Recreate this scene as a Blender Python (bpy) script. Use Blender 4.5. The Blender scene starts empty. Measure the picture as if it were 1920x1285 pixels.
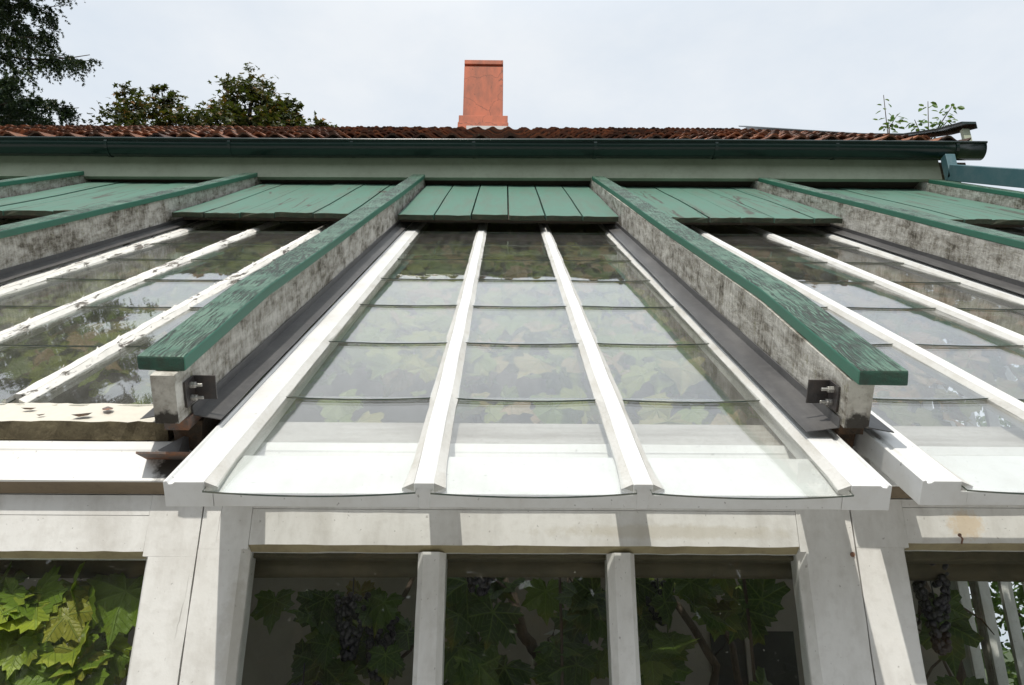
import bpy, math, random
import numpy as np
from mathutils import Matrix, Vector

random.seed(7); RNG = np.random.default_rng(7)
sc = bpy.context.scene
COL = sc.collection
rad = math.radians

# ------------------------------------------------------------------ camera, sky, sun, exposure
EYE = 1.6                                   # eye height; geometry below is measured from the eye, y = away from it
PHI = rad(36.609)                           # pitch of the glass roof
HN = 0.713                                  # eye above the plane of the glazing bars
cam_d = bpy.data.cameras.new('camera'); cam = bpy.data.objects.new('camera', cam_d); COL.objects.link(cam)
cam_d.sensor_width = 36; cam_d.lens = 27.45; cam_d.clip_start = 0.02; cam_d.clip_end = 1500
_R = ((0.99992, -0.00764, 0.01033), (-0.01238, -0.35866, 0.93339), (0.00343, 0.93344, 0.35872))
cam.matrix_world = Matrix(((_R[0][0], _R[0][1], -_R[0][2], 0), (_R[1][0], _R[1][1], -_R[1][2], 0),
                           (_R[2][0], _R[2][1], -_R[2][2], EYE), (0, 0, 0, 1)))
sc.camera = cam
SUN = Vector((-0.21, -1.0, 1.4)).normalized()
w = bpy.data.worlds.new('World'); sc.world = w; w.use_nodes = True
wn = w.node_tree; wn.nodes.clear()
wo = wn.nodes.new('ShaderNodeOutputWorld'); bg = wn.nodes.new('ShaderNodeBackground')
sky = wn.nodes.new('ShaderNodeTexSky'); sky.sky_type = 'NISHITA'; sky.sun_disc = False
sky.sun_elevation = math.asin(SUN.z); sky.sun_rotation = math.atan2(SUN.x, SUN.y)
sky.dust_density = 3.0; sky.air_density = 1.0
tc = wn.nodes.new('ShaderNodeTexCoord'); mp = wn.nodes.new('ShaderNodeMapping'); mp.inputs['Scale'].default_value = (1.3, 1.3, 2.6)
nz = wn.nodes.new('ShaderNodeTexNoise'); nz.inputs['Scale'].default_value = 1.6; nz.inputs['Detail'].default_value = 6; nz.inputs['Roughness'].default_value = 0.6
cr = wn.nodes.new('ShaderNodeValToRGB')
cr.color_ramp.elements[0].position = 0.34; cr.color_ramp.elements[0].color = (7.75, 8.55, 9.45, 1)
cr.color_ramp.elements[1].position = 0.62; cr.color_ramp.elements[1].color = (9.3, 9.7, 10.1, 1)
mx = wn.nodes.new('ShaderNodeMix'); mx.data_type = 'RGBA'; mx.inputs[0].default_value = 0.9   # thin bright cloud over the blue
wn.links.new(tc.outputs['Generated'], mp.inputs['Vector']); wn.links.new(mp.outputs[0], nz.inputs['Vector'])
wn.links.new(nz.outputs['Fac'], cr.inputs[0]); wn.links.new(sky.outputs[0], mx.inputs[6]); wn.links.new(cr.outputs[0], mx.inputs[7])
sx_ = wn.nodes.new('ShaderNodeSeparateXYZ'); mr = wn.nodes.new('ShaderNodeMapRange'); mr.interpolation_type = 'SMOOTHSTEP'
mr.inputs[1].default_value = 0.66; mr.inputs[2].default_value = 0.86; mr.inputs[3].default_value = 1.0; mr.inputs[4].default_value = 1.38   # the cloud veil is brighter overhead
vm_ = wn.nodes.new('ShaderNodeVectorMath'); vm_.operation = 'SCALE'
wn.links.new(tc.outputs['Generated'], sx_.inputs[0]); wn.links.new(sx_.outputs[2], mr.inputs[0]); wn.links.new(mx.outputs[2], vm_.inputs[0]); wn.links.new(mr.outputs[0], vm_.inputs['Scale'])
wn.links.new(vm_.outputs[0], bg.inputs['Color']); bg.inputs['Strength'].default_value = 0.1
wn.links.new(bg.outputs[0], wo.inputs[0])
sl = bpy.data.lights.new('sun', 'SUN'); so = bpy.data.objects.new('sun', sl); COL.objects.link(so)
sl.energy = 3.45; sl.angle = rad(0.6); sl.color = (1.0, 0.95, 0.86)
so.rotation_euler = SUN.to_track_quat('Z', 'Y').to_euler()
sc.view_settings.view_transform = 'Standard'; sc.view_settings.look = 'None'
sc.view_settings.exposure = 0.0; sc.view_settings.gamma = 1.0
sc.cycles.use_denoising = True
sc.cycles.max_bounces = 10; sc.cycles.transparent_max_bounces = 40; sc.cycles.diffuse_bounces = 4
sc.cycles.sample_clamp_indirect = 6.0

# ------------------------------------------------------------------ helpers
class MB:
    """collects faces for one mesh; verts in eye-relative (x,y,z) or slope (x,s,n) coordinates"""
    def __init__(s): s.v = []; s.f = []; s.m = []; s.arr = []
    def add(s, vs, fs, mi=0):
        b = len(s.v); s.v += [tuple(p) for p in vs]
        for f in fs: s.f.append([b + i for i in f]); s.m.append(mi)
        return s
    def box(s, x0, x1, y0, y1, z0, z1, mi=0):
        vs = [(x0,y0,z0),(x1,y0,z0),(x1,y1,z0),(x0,y1,z0),(x0,y0,z1),(x1,y0,z1),(x1,y1,z1),(x0,y1,z1)]
        return s.add(vs, [(0,3,2,1),(4,5,6,7),(0,1,5,4),(1,2,6,5),(2,3,7,6),(3,0,4,7)], mi)
    def extrude(s, prof, axis, pos, fn=None, mi=0, mis=None, caps=True):
        """prof: ring of 2D points; axis 'y' -> (x,z) profile, 'x' -> (y,z) profile, 'z' -> (x,y) profile; pos: stations"""
        k = len(prof); vs = []
        for i, t in enumerate(pos):
            for j, (a, b) in enumerate(prof):
                p = (a, t, b) if axis == 'y' else (t, a, b) if axis == 'x' else (a, b, t)
                vs.append(fn(p, i, j) if fn else p)
        fs = []; ms = []
        for i in range(len(pos) - 1):
            for j in range(k):
                j2 = (j + 1) % k
                fs.append((i*k+j, i*k+j2, (i+1)*k+j2, (i+1)*k+j)); ms.append(mis[j] if mis else mi)
        if caps:
            fs.append(tuple(range(k))[::-1]); ms.append(mi); fs.append(tuple((len(pos)-1)*k + j for j in range(k))); ms.append(mi)
        b = len(s.v); s.v += vs
        for f, m_ in zip(fs, ms): s.f.append([b + q for q in f]); s.m.append(m_)
        return s
    def tube(s, pts, rr, seg=8, mi=0):
        pts = [Vector(p) for p in pts]
        if not hasattr(rr, '__len__'): rr = [rr]*len(pts)
        vs = []
        up = Vector((0.13, 0.21, 0.97))
        for i, p in enumerate(pts):
            d = (pts[min(i+1, len(pts)-1)] - pts[max(i-1, 0)]).normalized()
            a = d.cross(up if abs(d.dot(up)) < 0.9 else Vector((1, 0, 0))).normalized(); b_ = d.cross(a)
            for j in range(seg):
                t = 2*math.pi*j/seg
                vs.append(p + (a*math.cos(t) + b_*math.sin(t))*rr[i])
        fs = []
        for i in range(len(pts)-1):
            for j in range(seg):
                fs.append((i*seg+j, i*seg+(j+1) % seg, (i+1)*seg+(j+1) % seg, (i+1)*seg+j))
        fs.append(tuple(range(seg))[::-1]); fs.append(tuple((len(pts)-1)*seg+j for j in range(seg)))
        return s.add(vs, fs, mi)
    def ball(s, c, r, seg=8, rings=5, mi=0, sq=(1, 1, 1)):
        vs = [(c[0], c[1], c[2]+r*sq[2])]; fs = []
        for i in range(1, rings):
            th = math.pi*i/rings
            for j in range(seg):
                ph = 2*math.pi*j/seg
                vs.append((c[0]+r*sq[0]*math.sin(th)*math.cos(ph), c[1]+r*sq[1]*math.sin(th)*math.sin(ph), c[2]+r*sq[2]*math.cos(th)))
        vs.append((c[0], c[1], c[2]-r*sq[2])); L = len(vs)-1
        for j in range(seg):
            fs.append((0, 1+j, 1+(j+1) % seg))
            for i in range(rings-2):
                a = 1+i*seg
                fs.append((a+j, a+seg+j, a+seg+(j+1) % seg, a+(j+1) % seg))
            fs.append((L, L-seg+(j+1) % seg, L-seg+j))
        return s.add(vs, fs, mi)

def put(o, parent, loc, rot=None):
    COL.objects.link(o)
    if parent is not None: o.parent = parent
    o.location = loc
    if rot is not None: o.rotation_euler = rot
    return o

def tag(o, label, cat, group=None, kind=None):
    o['label'] = label; o['category'] = cat
    if group: o['group'] = group
    if kind: o['kind'] = kind
    return o

def thing(name, label, cat, loc=(0, 0, -EYE), group=None, slope=None):
    """Empty at the base of a thing. loc in eye coordinates; slope=(x,s,n) puts it in the roof plane instead"""
    o = bpy.data.objects.new(name, None); o.empty_display_size = 0.2
    if slope:
        put(o, None, S2W(*slope), (PHI, 0, 0)); o['_o'] = list(slope)
    else:
        put(o, None, (loc[0], loc[1], loc[2]+EYE)); o['_o'] = list(loc)
    return tag(o, label, cat, group)

def S2W(x, s, n):
    c, q = math.cos(PHI), math.sin(PHI); n -= HN
    return (x, s*c - n*q, s*q + n*c + EYE)

def mesh_obj(name, mb, mats, smooth=False):
    me = bpy.data.meshes.new(name)
    if isinstance(mb, tuple):
        V, F, mi = mb[:3]                        # numpy: verts, list of (faces array)
        me.from_pydata(V.tolist(), [], F)
        if mi is not None: me.polygons.foreach_set('material_index', np.asarray(mi, dtype=np.int32))
        if len(mb) > 3:
            uv = me.uv_layers.new(name='UVMap'); li = np.zeros(len(me.loops), dtype=np.int32)
            me.loops.foreach_get('vertex_index', li); uv.data.foreach_set('uv', mb[3][li].astype(np.float32).ravel())
    else:
        me.from_pydata(mb.v, [], mb.f); me.polygons.foreach_set('material_index', np.asarray(mb.m, dtype=np.int32))
    for m_ in (mats if isinstance(mats, (list, tuple)) else [mats]): me.materials.append(m_)
    if smooth: me.polygons.foreach_set('use_smooth', [True]*len(me.polygons))
    me.update()
    return bpy.data.objects.new(name, me)

def bevel(o, wd=0.004, seg=2):
    b = o.modifiers.new('bevel', 'BEVEL'); b.width = wd; b.segments = seg; b.limit_method = 'ANGLE'; b.angle_limit = rad(40)
    return o

def part(name, mb, mats, parent, smooth=False, slope=False, bev=0, sub=None):
    """mesh child. eye-coordinate verts (slope=False) or roof-frame verts (slope=True)."""
    o = mesh_obj(name, mb, mats, smooth)
    root = parent
    chain = []
    while root.parent is not None: chain.append(root); root = root.parent
    org = list(root['_o'])
    if root.rotation_euler[0] != 0:               # root lies in the roof frame: verts in roof frame too
        o.data.transform(Matrix.Translation((-org[0], -org[1], -org[2]))); loc = (0, 0, 0); rot = None
        put(o, parent, loc)
    else:
        par_slope = any(c.get('_sl') for c in chain)
        if slope and not par_slope:
            p = S2W(0, 0, 0); put(o, parent, (p[0]-org[0], p[1]-org[1], p[2]-org[2]-EYE), (PHI, 0, 0)); o['_sl'] = 1
        elif slope:
            put(o, parent, (0, 0, 0)); o['_sl'] = 1
        else:
            o.data.transform(Matrix.Translation((-org[0], -org[1], -org[2]))); put(o, parent, (0, 0, 0))
    if bev: bevel(o, bev)
    return o

# ------------------------------------------------------------------ materials
def M(name):
    m_ = bpy.data.materials.new(name); m_.use_nodes = True
    return m_, m_.node_tree, m_.node_tree.nodes['Principled BSDF']
def N(nt, t, **kw):
    n_ = nt.nodes.new(t)
    for k, v in kw.items():
        if k in n_.inputs: 
            if hasattr(v, 'bl_idname') or isinstance(v, bpy.types.NodeSocket): nt.links.new(v, n_.inputs[k])
            else: n_.inputs[k].default_value = v
        else: setattr(n_, k, v)
    return n_
def coords(nt, scale=(1, 1, 1), kind='Object'):
    c = N(nt, 'ShaderNodeTexCoord'); m_ = N(nt, 'ShaderNodeMapping'); m_.inputs['Scale'].default_value = scale
    nt.links.new(c.outputs[kind], m_.inputs['Vector']); return m_.outputs[0]
def noise(nt, scale=5, detail=4, rough=0.55, vec=None, dist=0.0, sc3=(1, 1, 1)):
    n_ = N(nt, 'ShaderNodeTexNoise', Scale=scale, Detail=detail, Roughness=rough, Distortion=dist)
    nt.links.new(vec if vec is not None else coords(nt, sc3), n_.inputs['Vector']); return n_.outputs['Fac']
def ramp(nt, fac, stops):
    r = N(nt, 'ShaderNodeValToRGB'); e = r.color_ramp.elements
    while len(e) < len(stops): e.new(0.5)
    for i, (p, c) in enumerate(stops):
        e[i].position = p; e[i].color = (c, c, c, 1) if not hasattr(c, '__len__') else (*c, 1)
    nt.links.new(fac, r.inputs[0]); return r.outputs[0]
def mix(nt, fac, a, b, mode='MIX'):
    x = N(nt, 'ShaderNodeMix', data_type='RGBA', blend_type=mode)
    for i, v in ((0, fac), (6, a), (7, b)):
        if isinstance(v, bpy.types.NodeSocket): nt.links.new(v, x.inputs[i])
        elif i == 0: x.inputs[0].default_value = v
        else: x.inputs[i].default_value = (*v, 1)
    return x.outputs[2]
def mth(nt, op, a, b=None, c=None):
    x = N(nt, 'ShaderNodeMath', operation=op)
    for i, v in enumerate((a, b, c)):
        if v is None: continue
        if isinstance(v, bpy.types.NodeSocket): nt.links.new(v, x.inputs[i])
        else: x.inputs[i].default_value = v
    return x.outputs[0]
def bump(nt, bs, h, strength=0.3, dist=0.01):
    b = N(nt, 'ShaderNodeBump'); b.inputs['Strength'].default_value = strength; b.inputs['Distance'].default_value = dist
    nt.links.new(h, b.inputs['Height']); nt.links.new(b.outputs[0], bs.inputs['Normal'])
def setc(nt, bs, col): nt.links.new(col, bs.inputs['Base Color']) if isinstance(col, bpy.types.NodeSocket) else setattr(bs.inputs['Base Color'], 'default_value', (*col, 1))

def paint(name, col, dirt=(0.32, 0.29, 0.22), amt=0.35, rough=0.5, streak=(1, 1, 1), speck=0.0, bmp=0.15, scale=6, crack=None):
    m_, nt, bs = M(name)
    a = noise(nt, scale, 6, 0.62, sc3=streak); b = noise(nt, scale*7, 4, 0.6)
    f = mth(nt, 'MULTIPLY', ramp(nt, a, [(0.45, 0), (0.8, 1)]), amt)
    c = mix(nt, f, col, dirt)
    c = mix(nt, mth(nt, 'MULTIPLY', ramp(nt, b, [(0.5, 0), (0.72, 1)]), amt*0.35), c, dirt)
    if speck:
        s_ = noise(nt, 90, 2, 0.5); c = mix(nt, mth(nt, 'MULTIPLY', ramp(nt, s_, [(0.70, 0), (0.74, 1)]), speck), c, (0.07, 0.05, 0.035))
    h = mth(nt, 'ADD', b, a)
    if crack:                                     # thin checks in the paint: (scale3, width, how much of it)
        d = N(nt, 'ShaderNodeTexNoise', Scale=7.0, Detail=4.0); bc = coords(nt); nt.links.new(bc, d.inputs['Vector'])
        ad = N(nt, 'ShaderNodeVectorMath', operation='MULTIPLY_ADD'); nt.links.new(d.outputs['Color'], ad.inputs[0]); ad.inputs[1].default_value = tuple(.16/max(q, .5) for q in crack[0]); nt.links.new(bc, ad.inputs[2])
        mp2 = N(nt, 'ShaderNodeMapping'); mp2.inputs['Scale'].default_value = crack[0]; nt.links.new(ad.outputs[0], mp2.inputs['Vector'])
        v = N(nt, 'ShaderNodeTexVoronoi', feature='DISTANCE_TO_EDGE', Scale=1.0); nt.links.new(mp2.outputs[0], v.inputs['Vector'])
        ck = mth(nt, 'MULTIPLY', ramp(nt, v.outputs['Distance'], [(crack[1]*.4, 1), (crack[1], 0)]), ramp(nt, noise(nt, 2.2, 3), [(crack[2], 0), (crack[2]+.06, 1)]))
        c = mix(nt, mth(nt, 'MULTIPLY', ck, .85), c, (0.05, 0.04, 0.03)); h = mth(nt, 'SUBTRACT', h, ck)
    setc(nt, bs, c); bs.inputs['Roughness'].default_value = rough
    bump(nt, bs, h, bmp, 0.004)
    return m_

m_white = paint('clean white paint', (0.72, 0.725, 0.715), (0.40, 0.36, 0.29), 0.34, 0.4, bmp=0.06, speck=0.45)
m_white_old = paint('weathered white wall paint', (0.71, 0.705, 0.68), (0.37, 0.345, 0.30), 0.62, 0.6, speck=0.4, scale=5, streak=(2.2, 1, 0.8), bmp=0.3, crack=((13, 13, 1.1), .0055, .62))
m_putty = paint('cracked grey white putty', (0.54, 0.535, 0.51), (0.30, 0.27, 0.21), 0.6, 0.7, bmp=0.5, scale=14, streak=(1, 0.5, 1))
m_sill = paint('grimy olive sill paint', (0.30, 0.26, 0.15), (0.12, 0.09, 0.05), 0.9, 0.7, bmp=0.4, scale=9)
m_brown = paint('brown bare wood edge', (0.20, 0.155, 0.10), (0.08, 0.06, 0.04), 0.7, 0.75, bmp=0.4, scale=12, streak=(0.3, 1, 1))
m_greywood = paint('weathered grey wood', (0.40, 0.38, 0.35), (0.14, 0.11, 0.08), 0.9, 0.8, bmp=0.6, scale=7, streak=(0.35, 3, 3))
m_dark = paint('dark rotten wood', (0.045, 0.033, 0.022), (0.16, 0.075, 0.03), 0.7, 0.85, bmp=0.8, scale=22)
m_moss = paint('mossy rotten paint', (0.10, 0.08, 0.045), (0.26, 0.22, 0.13), 0.9, 0.9, bmp=0.8, scale=24, streak=(.6, 1, 1), speck=.5)
m_inner = paint('dark olive inner timber', (0.105, 0.088, 0.052), (0.045, 0.04, 0.025), 0.8, 0.85, bmp=0.4, scale=9)  # darker olive tone for the inner plate faces and the pole
m_fascia = paint('pale grey green render', (0.40, 0.44, 0.34), (0.20, 0.20, 0.14), 0.5, 0.8, speck=0.3, bmp=0.3, scale=3)
m_plaster = paint('grey interior plaster', (0.32, 0.285, 0.25), (0.20, 0.175, 0.15), 0.5, 0.9, scale=1.5)
m_gutter = paint('dark green gutter paint', (0.003, 0.016, 0.013), (0.012, 0.022, 0.02), 0.5, 0.24, bmp=0.1, scale=9)
m_pipe = paint('blue grey pipe paint', (0.060, 0.135, 0.155), (0.2, 0.24, 0.25), 0.4, 0.4, bmp=0.08)
m_lead = paint('dark lead flashing', (0.060, 0.058, 0.058), (0.15, 0.145, 0.14), 0.7, 0.42, streak=(3, 0.5, 1), speck=0.1, bmp=0.15, scale=5)
m_iron = paint('dark bare iron', (0.035, 0.032, 0.032), (0.11, 0.07, 0.05), 0.5, 0.45, bmp=0.2, scale=20)
m_rust = paint('rusty iron plate', (0.12, 0.10, 0.09), (0.36, 0.13, 0.04), 0.9, 0.75, bmp=0.5, scale=26)
m_zinc = paint('zinc bolt', (0.5, 0.49, 0.46), (0.25, 0.22, 0.18), 0.4, 0.35, scale=40)
m_zinc.node_tree.nodes['Principled BSDF'].inputs['Metallic'].default_value = 0.8
m_bark = paint('vine bark', (0.085, 0.06, 0.042), (0.03, 0.022, 0.016), 0.9, 0.9, bmp=0.9, scale=30, streak=(3, 3, 0.4))
m_grape = paint('dark grapes', (0.012, 0.010, 0.02), (0.05, 0.05, 0.07), 0.3, 0.3)
m_steel = paint('stainless steel', (0.42, 0.42, 0.42), (0.2, 0.2, 0.2), 0.3, 0.3)
m_black = paint('black opening', (0.02, 0.018, 0.016), (0.03, 0.03, 0.03), 0.3, 0.6)
m_soffit = paint('dark soffit boards', (0.11, 0.09, 0.07), (0.05, 0.042, 0.032), 0.6, 0.9)

def stain(m_, centre, size, col, amt=0.9, sc=28):
    """a ragged stain at one place of an object (object coordinates)"""
    nt = m_.node_tree; bs = nt.nodes['Principled BSDF']; old = bs.inputs['Base Color'].links[0].from_socket
    c = N(nt, 'ShaderNodeTexCoord'); sb_ = N(nt, 'ShaderNodeVectorMath', operation='SUBTRACT'); nt.links.new(c.outputs['Object'], sb_.inputs[0]); sb_.inputs[1].default_value = centre
    dv = N(nt, 'ShaderNodeVectorMath', operation='DIVIDE'); nt.links.new(sb_.outputs[0], dv.inputs[0]); dv.inputs[1].default_value = size
    ln = N(nt, 'ShaderNodeVectorMath', operation='LENGTH'); nt.links.new(dv.outputs[0], ln.inputs[0])
    k = mth(nt, 'ADD', ln.outputs['Value'], mth(nt, 'MULTIPLY_ADD', noise(nt, sc, 5, 0.7), 1.6, -0.8))
    setc(nt, bs, mix(nt, mth(nt, 'MULTIPLY', ramp(nt, k, [(0.55, 1), (1.0, 0)]), amt), old, col))
stain(m_white_old, (1.125, 0.0, 0.272+EYE), (.05, .05, .04), (0.60, 0.42, 0.20), 0.5, 55)
stain(m_white_old, (0.838, 0.0, 0.20+EYE), (.006, .05, .007), (0.10, 0.03, 0.015), 1.0, 90)
stain(m_white_old, (-0.60, 0.0, 0.0+EYE), (.05, .05, .2), (0.45, 0.42, 0.36), 0.5)
stain(m_white_old, (0.40, 0.0, 0.25+EYE), (.35, .05, .02), (0.50, 0.46, 0.37), 0.5)
m_sillboard = paint('white sill board paint', (0.73, 0.73, 0.715), (0.45, 0.42, 0.35), 0.35, 0.5, bmp=0.15, speck=0.4, scale=5, streak=(.7, 1, 3))
stain(m_sillboard, (-0.800, -0.02, 0.395+EYE), (.055, .2, .055), (0.03, 0.026, 0.02), 0.97, 40)
stain(m_sillboard, (0.850, -0.02, 0.41+EYE), (.06, .2, .07), (0.12, 0.10, 0.075), 0.95, 40)
m_capend = paint('worn shaded green end grain', (0.020, 0.075, 0.05), (0.035, 0.032, 0.022), 0.9, 0.7, bmp=0.5, scale=30, speck=.4)  # worn end grain, darkened further for the shade on the end face
def green_cap():
    m_, nt, bs = M('cracked green paint')
    base = coords(nt, (1, 1, 1))
    d = N(nt, 'ShaderNodeTexNoise', Scale=9.0, Detail=4.0); nt.links.new(base, d.inputs['Vector'])
    add = N(nt, 'ShaderNodeVectorMath', operation='MULTIPLY_ADD'); nt.links.new(d.outputs['Color'], add.inputs[0])
    add.inputs[1].default_value = (0.024, 0.10, 0.02); nt.links.new(base, add.inputs[2])
    mp_ = N(nt, 'ShaderNodeMapping'); mp_.inputs['Scale'].default_value = (125, 12, 6); nt.links.new(add.outputs[0], mp_.inputs['Vector'])
    v = N(nt, 'ShaderNodeTexVoronoi', feature='DISTANCE_TO_EDGE', Scale=1.0); nt.links.new(mp_.outputs[0], v.inputs['Vector'])
    wear = noise(nt, 2.6, 4, 0.6); wd = mth(nt, 'MULTIPLY_ADD', wear, 0.62, -0.13)
    cr_ = mth(nt, 'LESS_THAN', v.outputs['Distance'], wd)
    soft = N(nt, 'ShaderNodeMapRange', interpolation_type='SMOOTHSTEP'); nt.links.new(v.outputs['Distance'], soft.inputs[0]); nt.links.new(wd, soft.inputs[2])
    soft.inputs[1].default_value = 0.0; soft.inputs[3].default_value = 1; soft.inputs[4].default_value = 0
    gr = N(nt, 'ShaderNodeTexNoise', Scale=1.0, Detail=5.0, Roughness=0.7); mpg = N(nt, 'ShaderNodeMapping'); mpg.inputs['Scale'].default_value = (130, 7, 4)
    nt.links.new(add.outputs[0], mpg.inputs['Vector']); nt.links.new(mpg.outputs[0], gr.inputs['Vector'])
    patch = ramp(nt, noise(nt, 5.5, 4, 0.6), [(0.42, 0.1), (0.58, 1)])
    grain = ramp(nt, gr.outputs['Fac'], [(0.55, 0), (0.60, 1)])         # splits along the grain, worse in patches
    crk = mth(nt, 'MAXIMUM', mth(nt, 'MULTIPLY', soft.outputs[0], patch), mth(nt, 'MULTIPLY', grain, 0.85))
    fade = noise(nt, 14, 5, 0.6)
    g = mix(nt, ramp(nt, fade, [(0.35, 0), (0.7, 1)]), (0.050, 0.125, 0.085), (0.105, 0.185, 0.132))
    setc(nt, bs, mix(nt, crk, g, (0.016, 0.018, 0.012))); bs.inputs['Roughness'].default_value = 0.55
    inv = mth(nt, 'SUBTRACT', 1.0, crk); bump(nt, bs, inv, 0.9, 0.006)
    return m_
m_capt = green_cap()
m_caps = paint('smooth green paint', (0.030, 0.150, 0.098), (0.06, 0.105, 0.075), 0.55, 0.45, bmp=0.08, scale=5, streak=(1, 0.3, 1), speck=0.12)
m_board = paint('faded green board paint', (0.070, 0.162, 0.120), (0.095, 0.115, 0.088), 0.75, 0.7, bmp=0.2, scale=3, streak=(4, 0.7, 1), speck=0.2)
m_board_split = paint('split green board paint', (0.070, 0.162, 0.120), (0.095, 0.115, 0.088), 0.75, 0.7, bmp=0.3, scale=3, streak=(4, 0.7, 1), speck=0.2, crack=((7.5, .30, .2), .022, .47))
m_boardend = paint('mossy board ends', (0.045, 0.06, 0.04), (0.10, 0.085, 0.055), 0.8, 0.9, bmp=0.6, scale=20)

def peeled(name, wht, edge, amount, sc3=(1, 1, 1), scale=22):
    """white paint that flakes off grey wood"""
    m_, nt, bs = M(name)
    a = noise(nt, scale, 6, 0.7, sc3=sc3, dist=0.6); b = noise(nt, 3.1, 3)
    k = mth(nt, 'ADD', a, mth(nt, 'MULTIPLY', b, 0.5))
    f = ramp(nt, k, [(amount, 0), (amount+0.03, 1)])
    wc = noise(nt, 60, 3); 
    wood = ramp(nt, noise(nt, 30, 4, sc3=(1, .2, 1)), [(0.35, (0.05, 0.04, 0.03)), (0.65, (0.26, 0.23, 0.19))])
    c = mix(nt, f, mix(nt, wc, wht, tuple(x*0.82 for x in wht)), wood)
    setc(nt, bs, c); bs.inputs['Roughness'].default_value = 0.6
    bump(nt, bs, mth(nt, 'SUBTRACT', 1.0, f), 0.8, 0.006)
    return m_
m_peel = peeled('flaking white paint', (0.76, 0.74, 0.69), 0.5, 0.835, (1, 0.22, 1), 40)
m_peel_rail = peeled('flaking cream paint', (0.66, 0.62, 0.53), 0.5, 0.985, (0.6, 1, 1), 14)

def rafter_mat():
    m_, nt, bs = M('weathered rafter wood')
    a = noise(nt, 16, 6, 0.7, sc3=(1, 0.5, 1.6), dist=0.3); b = noise(nt, 45, 5, 0.7, sc3=(1, 1.2, 0.35)); c_ = noise(nt, 5, 4, 0.6)
    g = N(nt, 'ShaderNodeSeparateXYZ'); nt.links.new(coords(nt), g.inputs[0])
    k = mth(nt, 'ADD', mth(nt, 'ADD', mth(nt, 'MULTIPLY', a, 0.6), mth(nt, 'MULTIPLY', b, 0.35)), mth(nt, 'MULTIPLY', c_, 0.34))
    col = ramp(nt, k, [(0.44, (0.030, 0.026, 0.020)), (0.53, (0.12, 0.105, 0.08)), (0.61, (0.31, 0.29, 0.25)), (0.74, (0.56, 0.54, 0.49))])
    lich = noise(nt, 38, 4, 0.7); col = mix(nt, mth(nt, 'MULTIPLY', ramp(nt, lich, [(0.58, 0), (0.7, 1)]), 0.5), col, (0.16, 0.15, 0.06))
    setc(nt, bs, col); bs.inputs['Roughness'].default_value = 0.9; bump(nt, bs, k, 0.9, 0.012)
    return m_
m_rafter = rafter_mat()
m_rafter_end = paint('old white rafter end', (0.50, 0.48, 0.43), (0.10, 0.07, 0.045), 0.9, 0.8, bmp=0.5, scale=13)
stain(m_rafter_end, (-0.783, 1.70, 0.045), (.06, .06, .022), (0.02, 0.015, 0.01), 0.95, 50)
stain(m_rafter_end, (0.830, 1.70, 0.045), (.06, .06, .03), (0.02, 0.015, 0.01), 0.95, 50)

def glass(name, tint=(0.975, 0.985, 0.98), dirt=0.05, dscale=5):
    m_, nt, bs = M(name); nt.nodes.remove(bs); out = nt.nodes['Material Output']
    lw = N(nt, 'ShaderNodeLayerWeight'); lw.inputs['Blend'].default_value = 0.5
    p5 = mth(nt, 'POWER', lw.outputs['Facing'], 5.0); fr = mth(nt, 'MULTIPLY_ADD', p5, 0.955, 0.043)
    tr = N(nt, 'ShaderNodeBsdfTransparent'); tr.inputs[0].default_value = (*tint, 1)
    gl = N(nt, 'ShaderNodeBsdfGlossy'); gl.inputs['Roughness'].default_value = 0.015; gl.inputs[0].default_value = (1, 1, 1, 1)
    df = N(nt, 'ShaderNodeBsdfDiffuse'); df.inputs[0].default_value = (0.50, 0.49, 0.45, 1)
    a = noise(nt, dscale, 5, 0.6); b = noise(nt, 130, 2, 0.5)
    st_ = noise(nt, 1.0, 5, 0.65, sc3=(26, 1.1, 1)); a = mth(nt, 'MULTIPLY_ADD', st_, 0.55, mth(nt, 'MULTIPLY', a, 0.5))   # rain streaks down the panes
    dm = mth(nt, 'ADD', mth(nt, 'MULTIPLY', ramp(nt, a, [(0.38, 0.25), (0.75, 1)]), dirt), mth(nt, 'MULTIPLY', ramp(nt, b, [(0.74, 0), (0.77, 1)]), 0.35))
    s1 = N(nt, 'ShaderNodeMixShader'); nt.links.new(dm, s1.inputs[0]); nt.links.new(tr.outputs[0], s1.inputs[1]); nt.links.new(df.outputs[0], s1.inputs[2])
    s2 = N(nt, 'ShaderNodeMixShader'); nt.links.new(fr, s2.inputs[0]); nt.links.new(s1.outputs[0], s2.inputs[1]); nt.links.new(gl.outputs[0], s2.inputs[2])
    bm = N(nt, 'ShaderNodeBump'); bm.inputs['Strength'].default_value = 0.012; bm.inputs['Distance'].default_value = 0.004
    nt.links.new(noise(nt, 2.5, 2), bm.inputs['Height']); nt.links.new(bm.outputs[0], gl.inputs['Normal'])
    nt.links.new(s2.outputs[0], out.inputs[0])
    return m_
m_glass = glass('roof glass', dirt=0.115)
m_glass_old = glass('dusty old roof glass', dirt=0.135)
m_glass_wall = glass('window glass', dirt=0.018, dscale=8)
m_gedge = paint('green glass edge', (0.05, 0.085, 0.065), (0.30, 0.28, 0.22), 0.8, 0.3, scale=18)
m_goverlap = paint('grime in glass overlap', (0.16, 0.155, 0.13), (0.05, 0.045, 0.03), 0.9, 0.8, scale=30, streak=(1, .3, 1))

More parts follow.
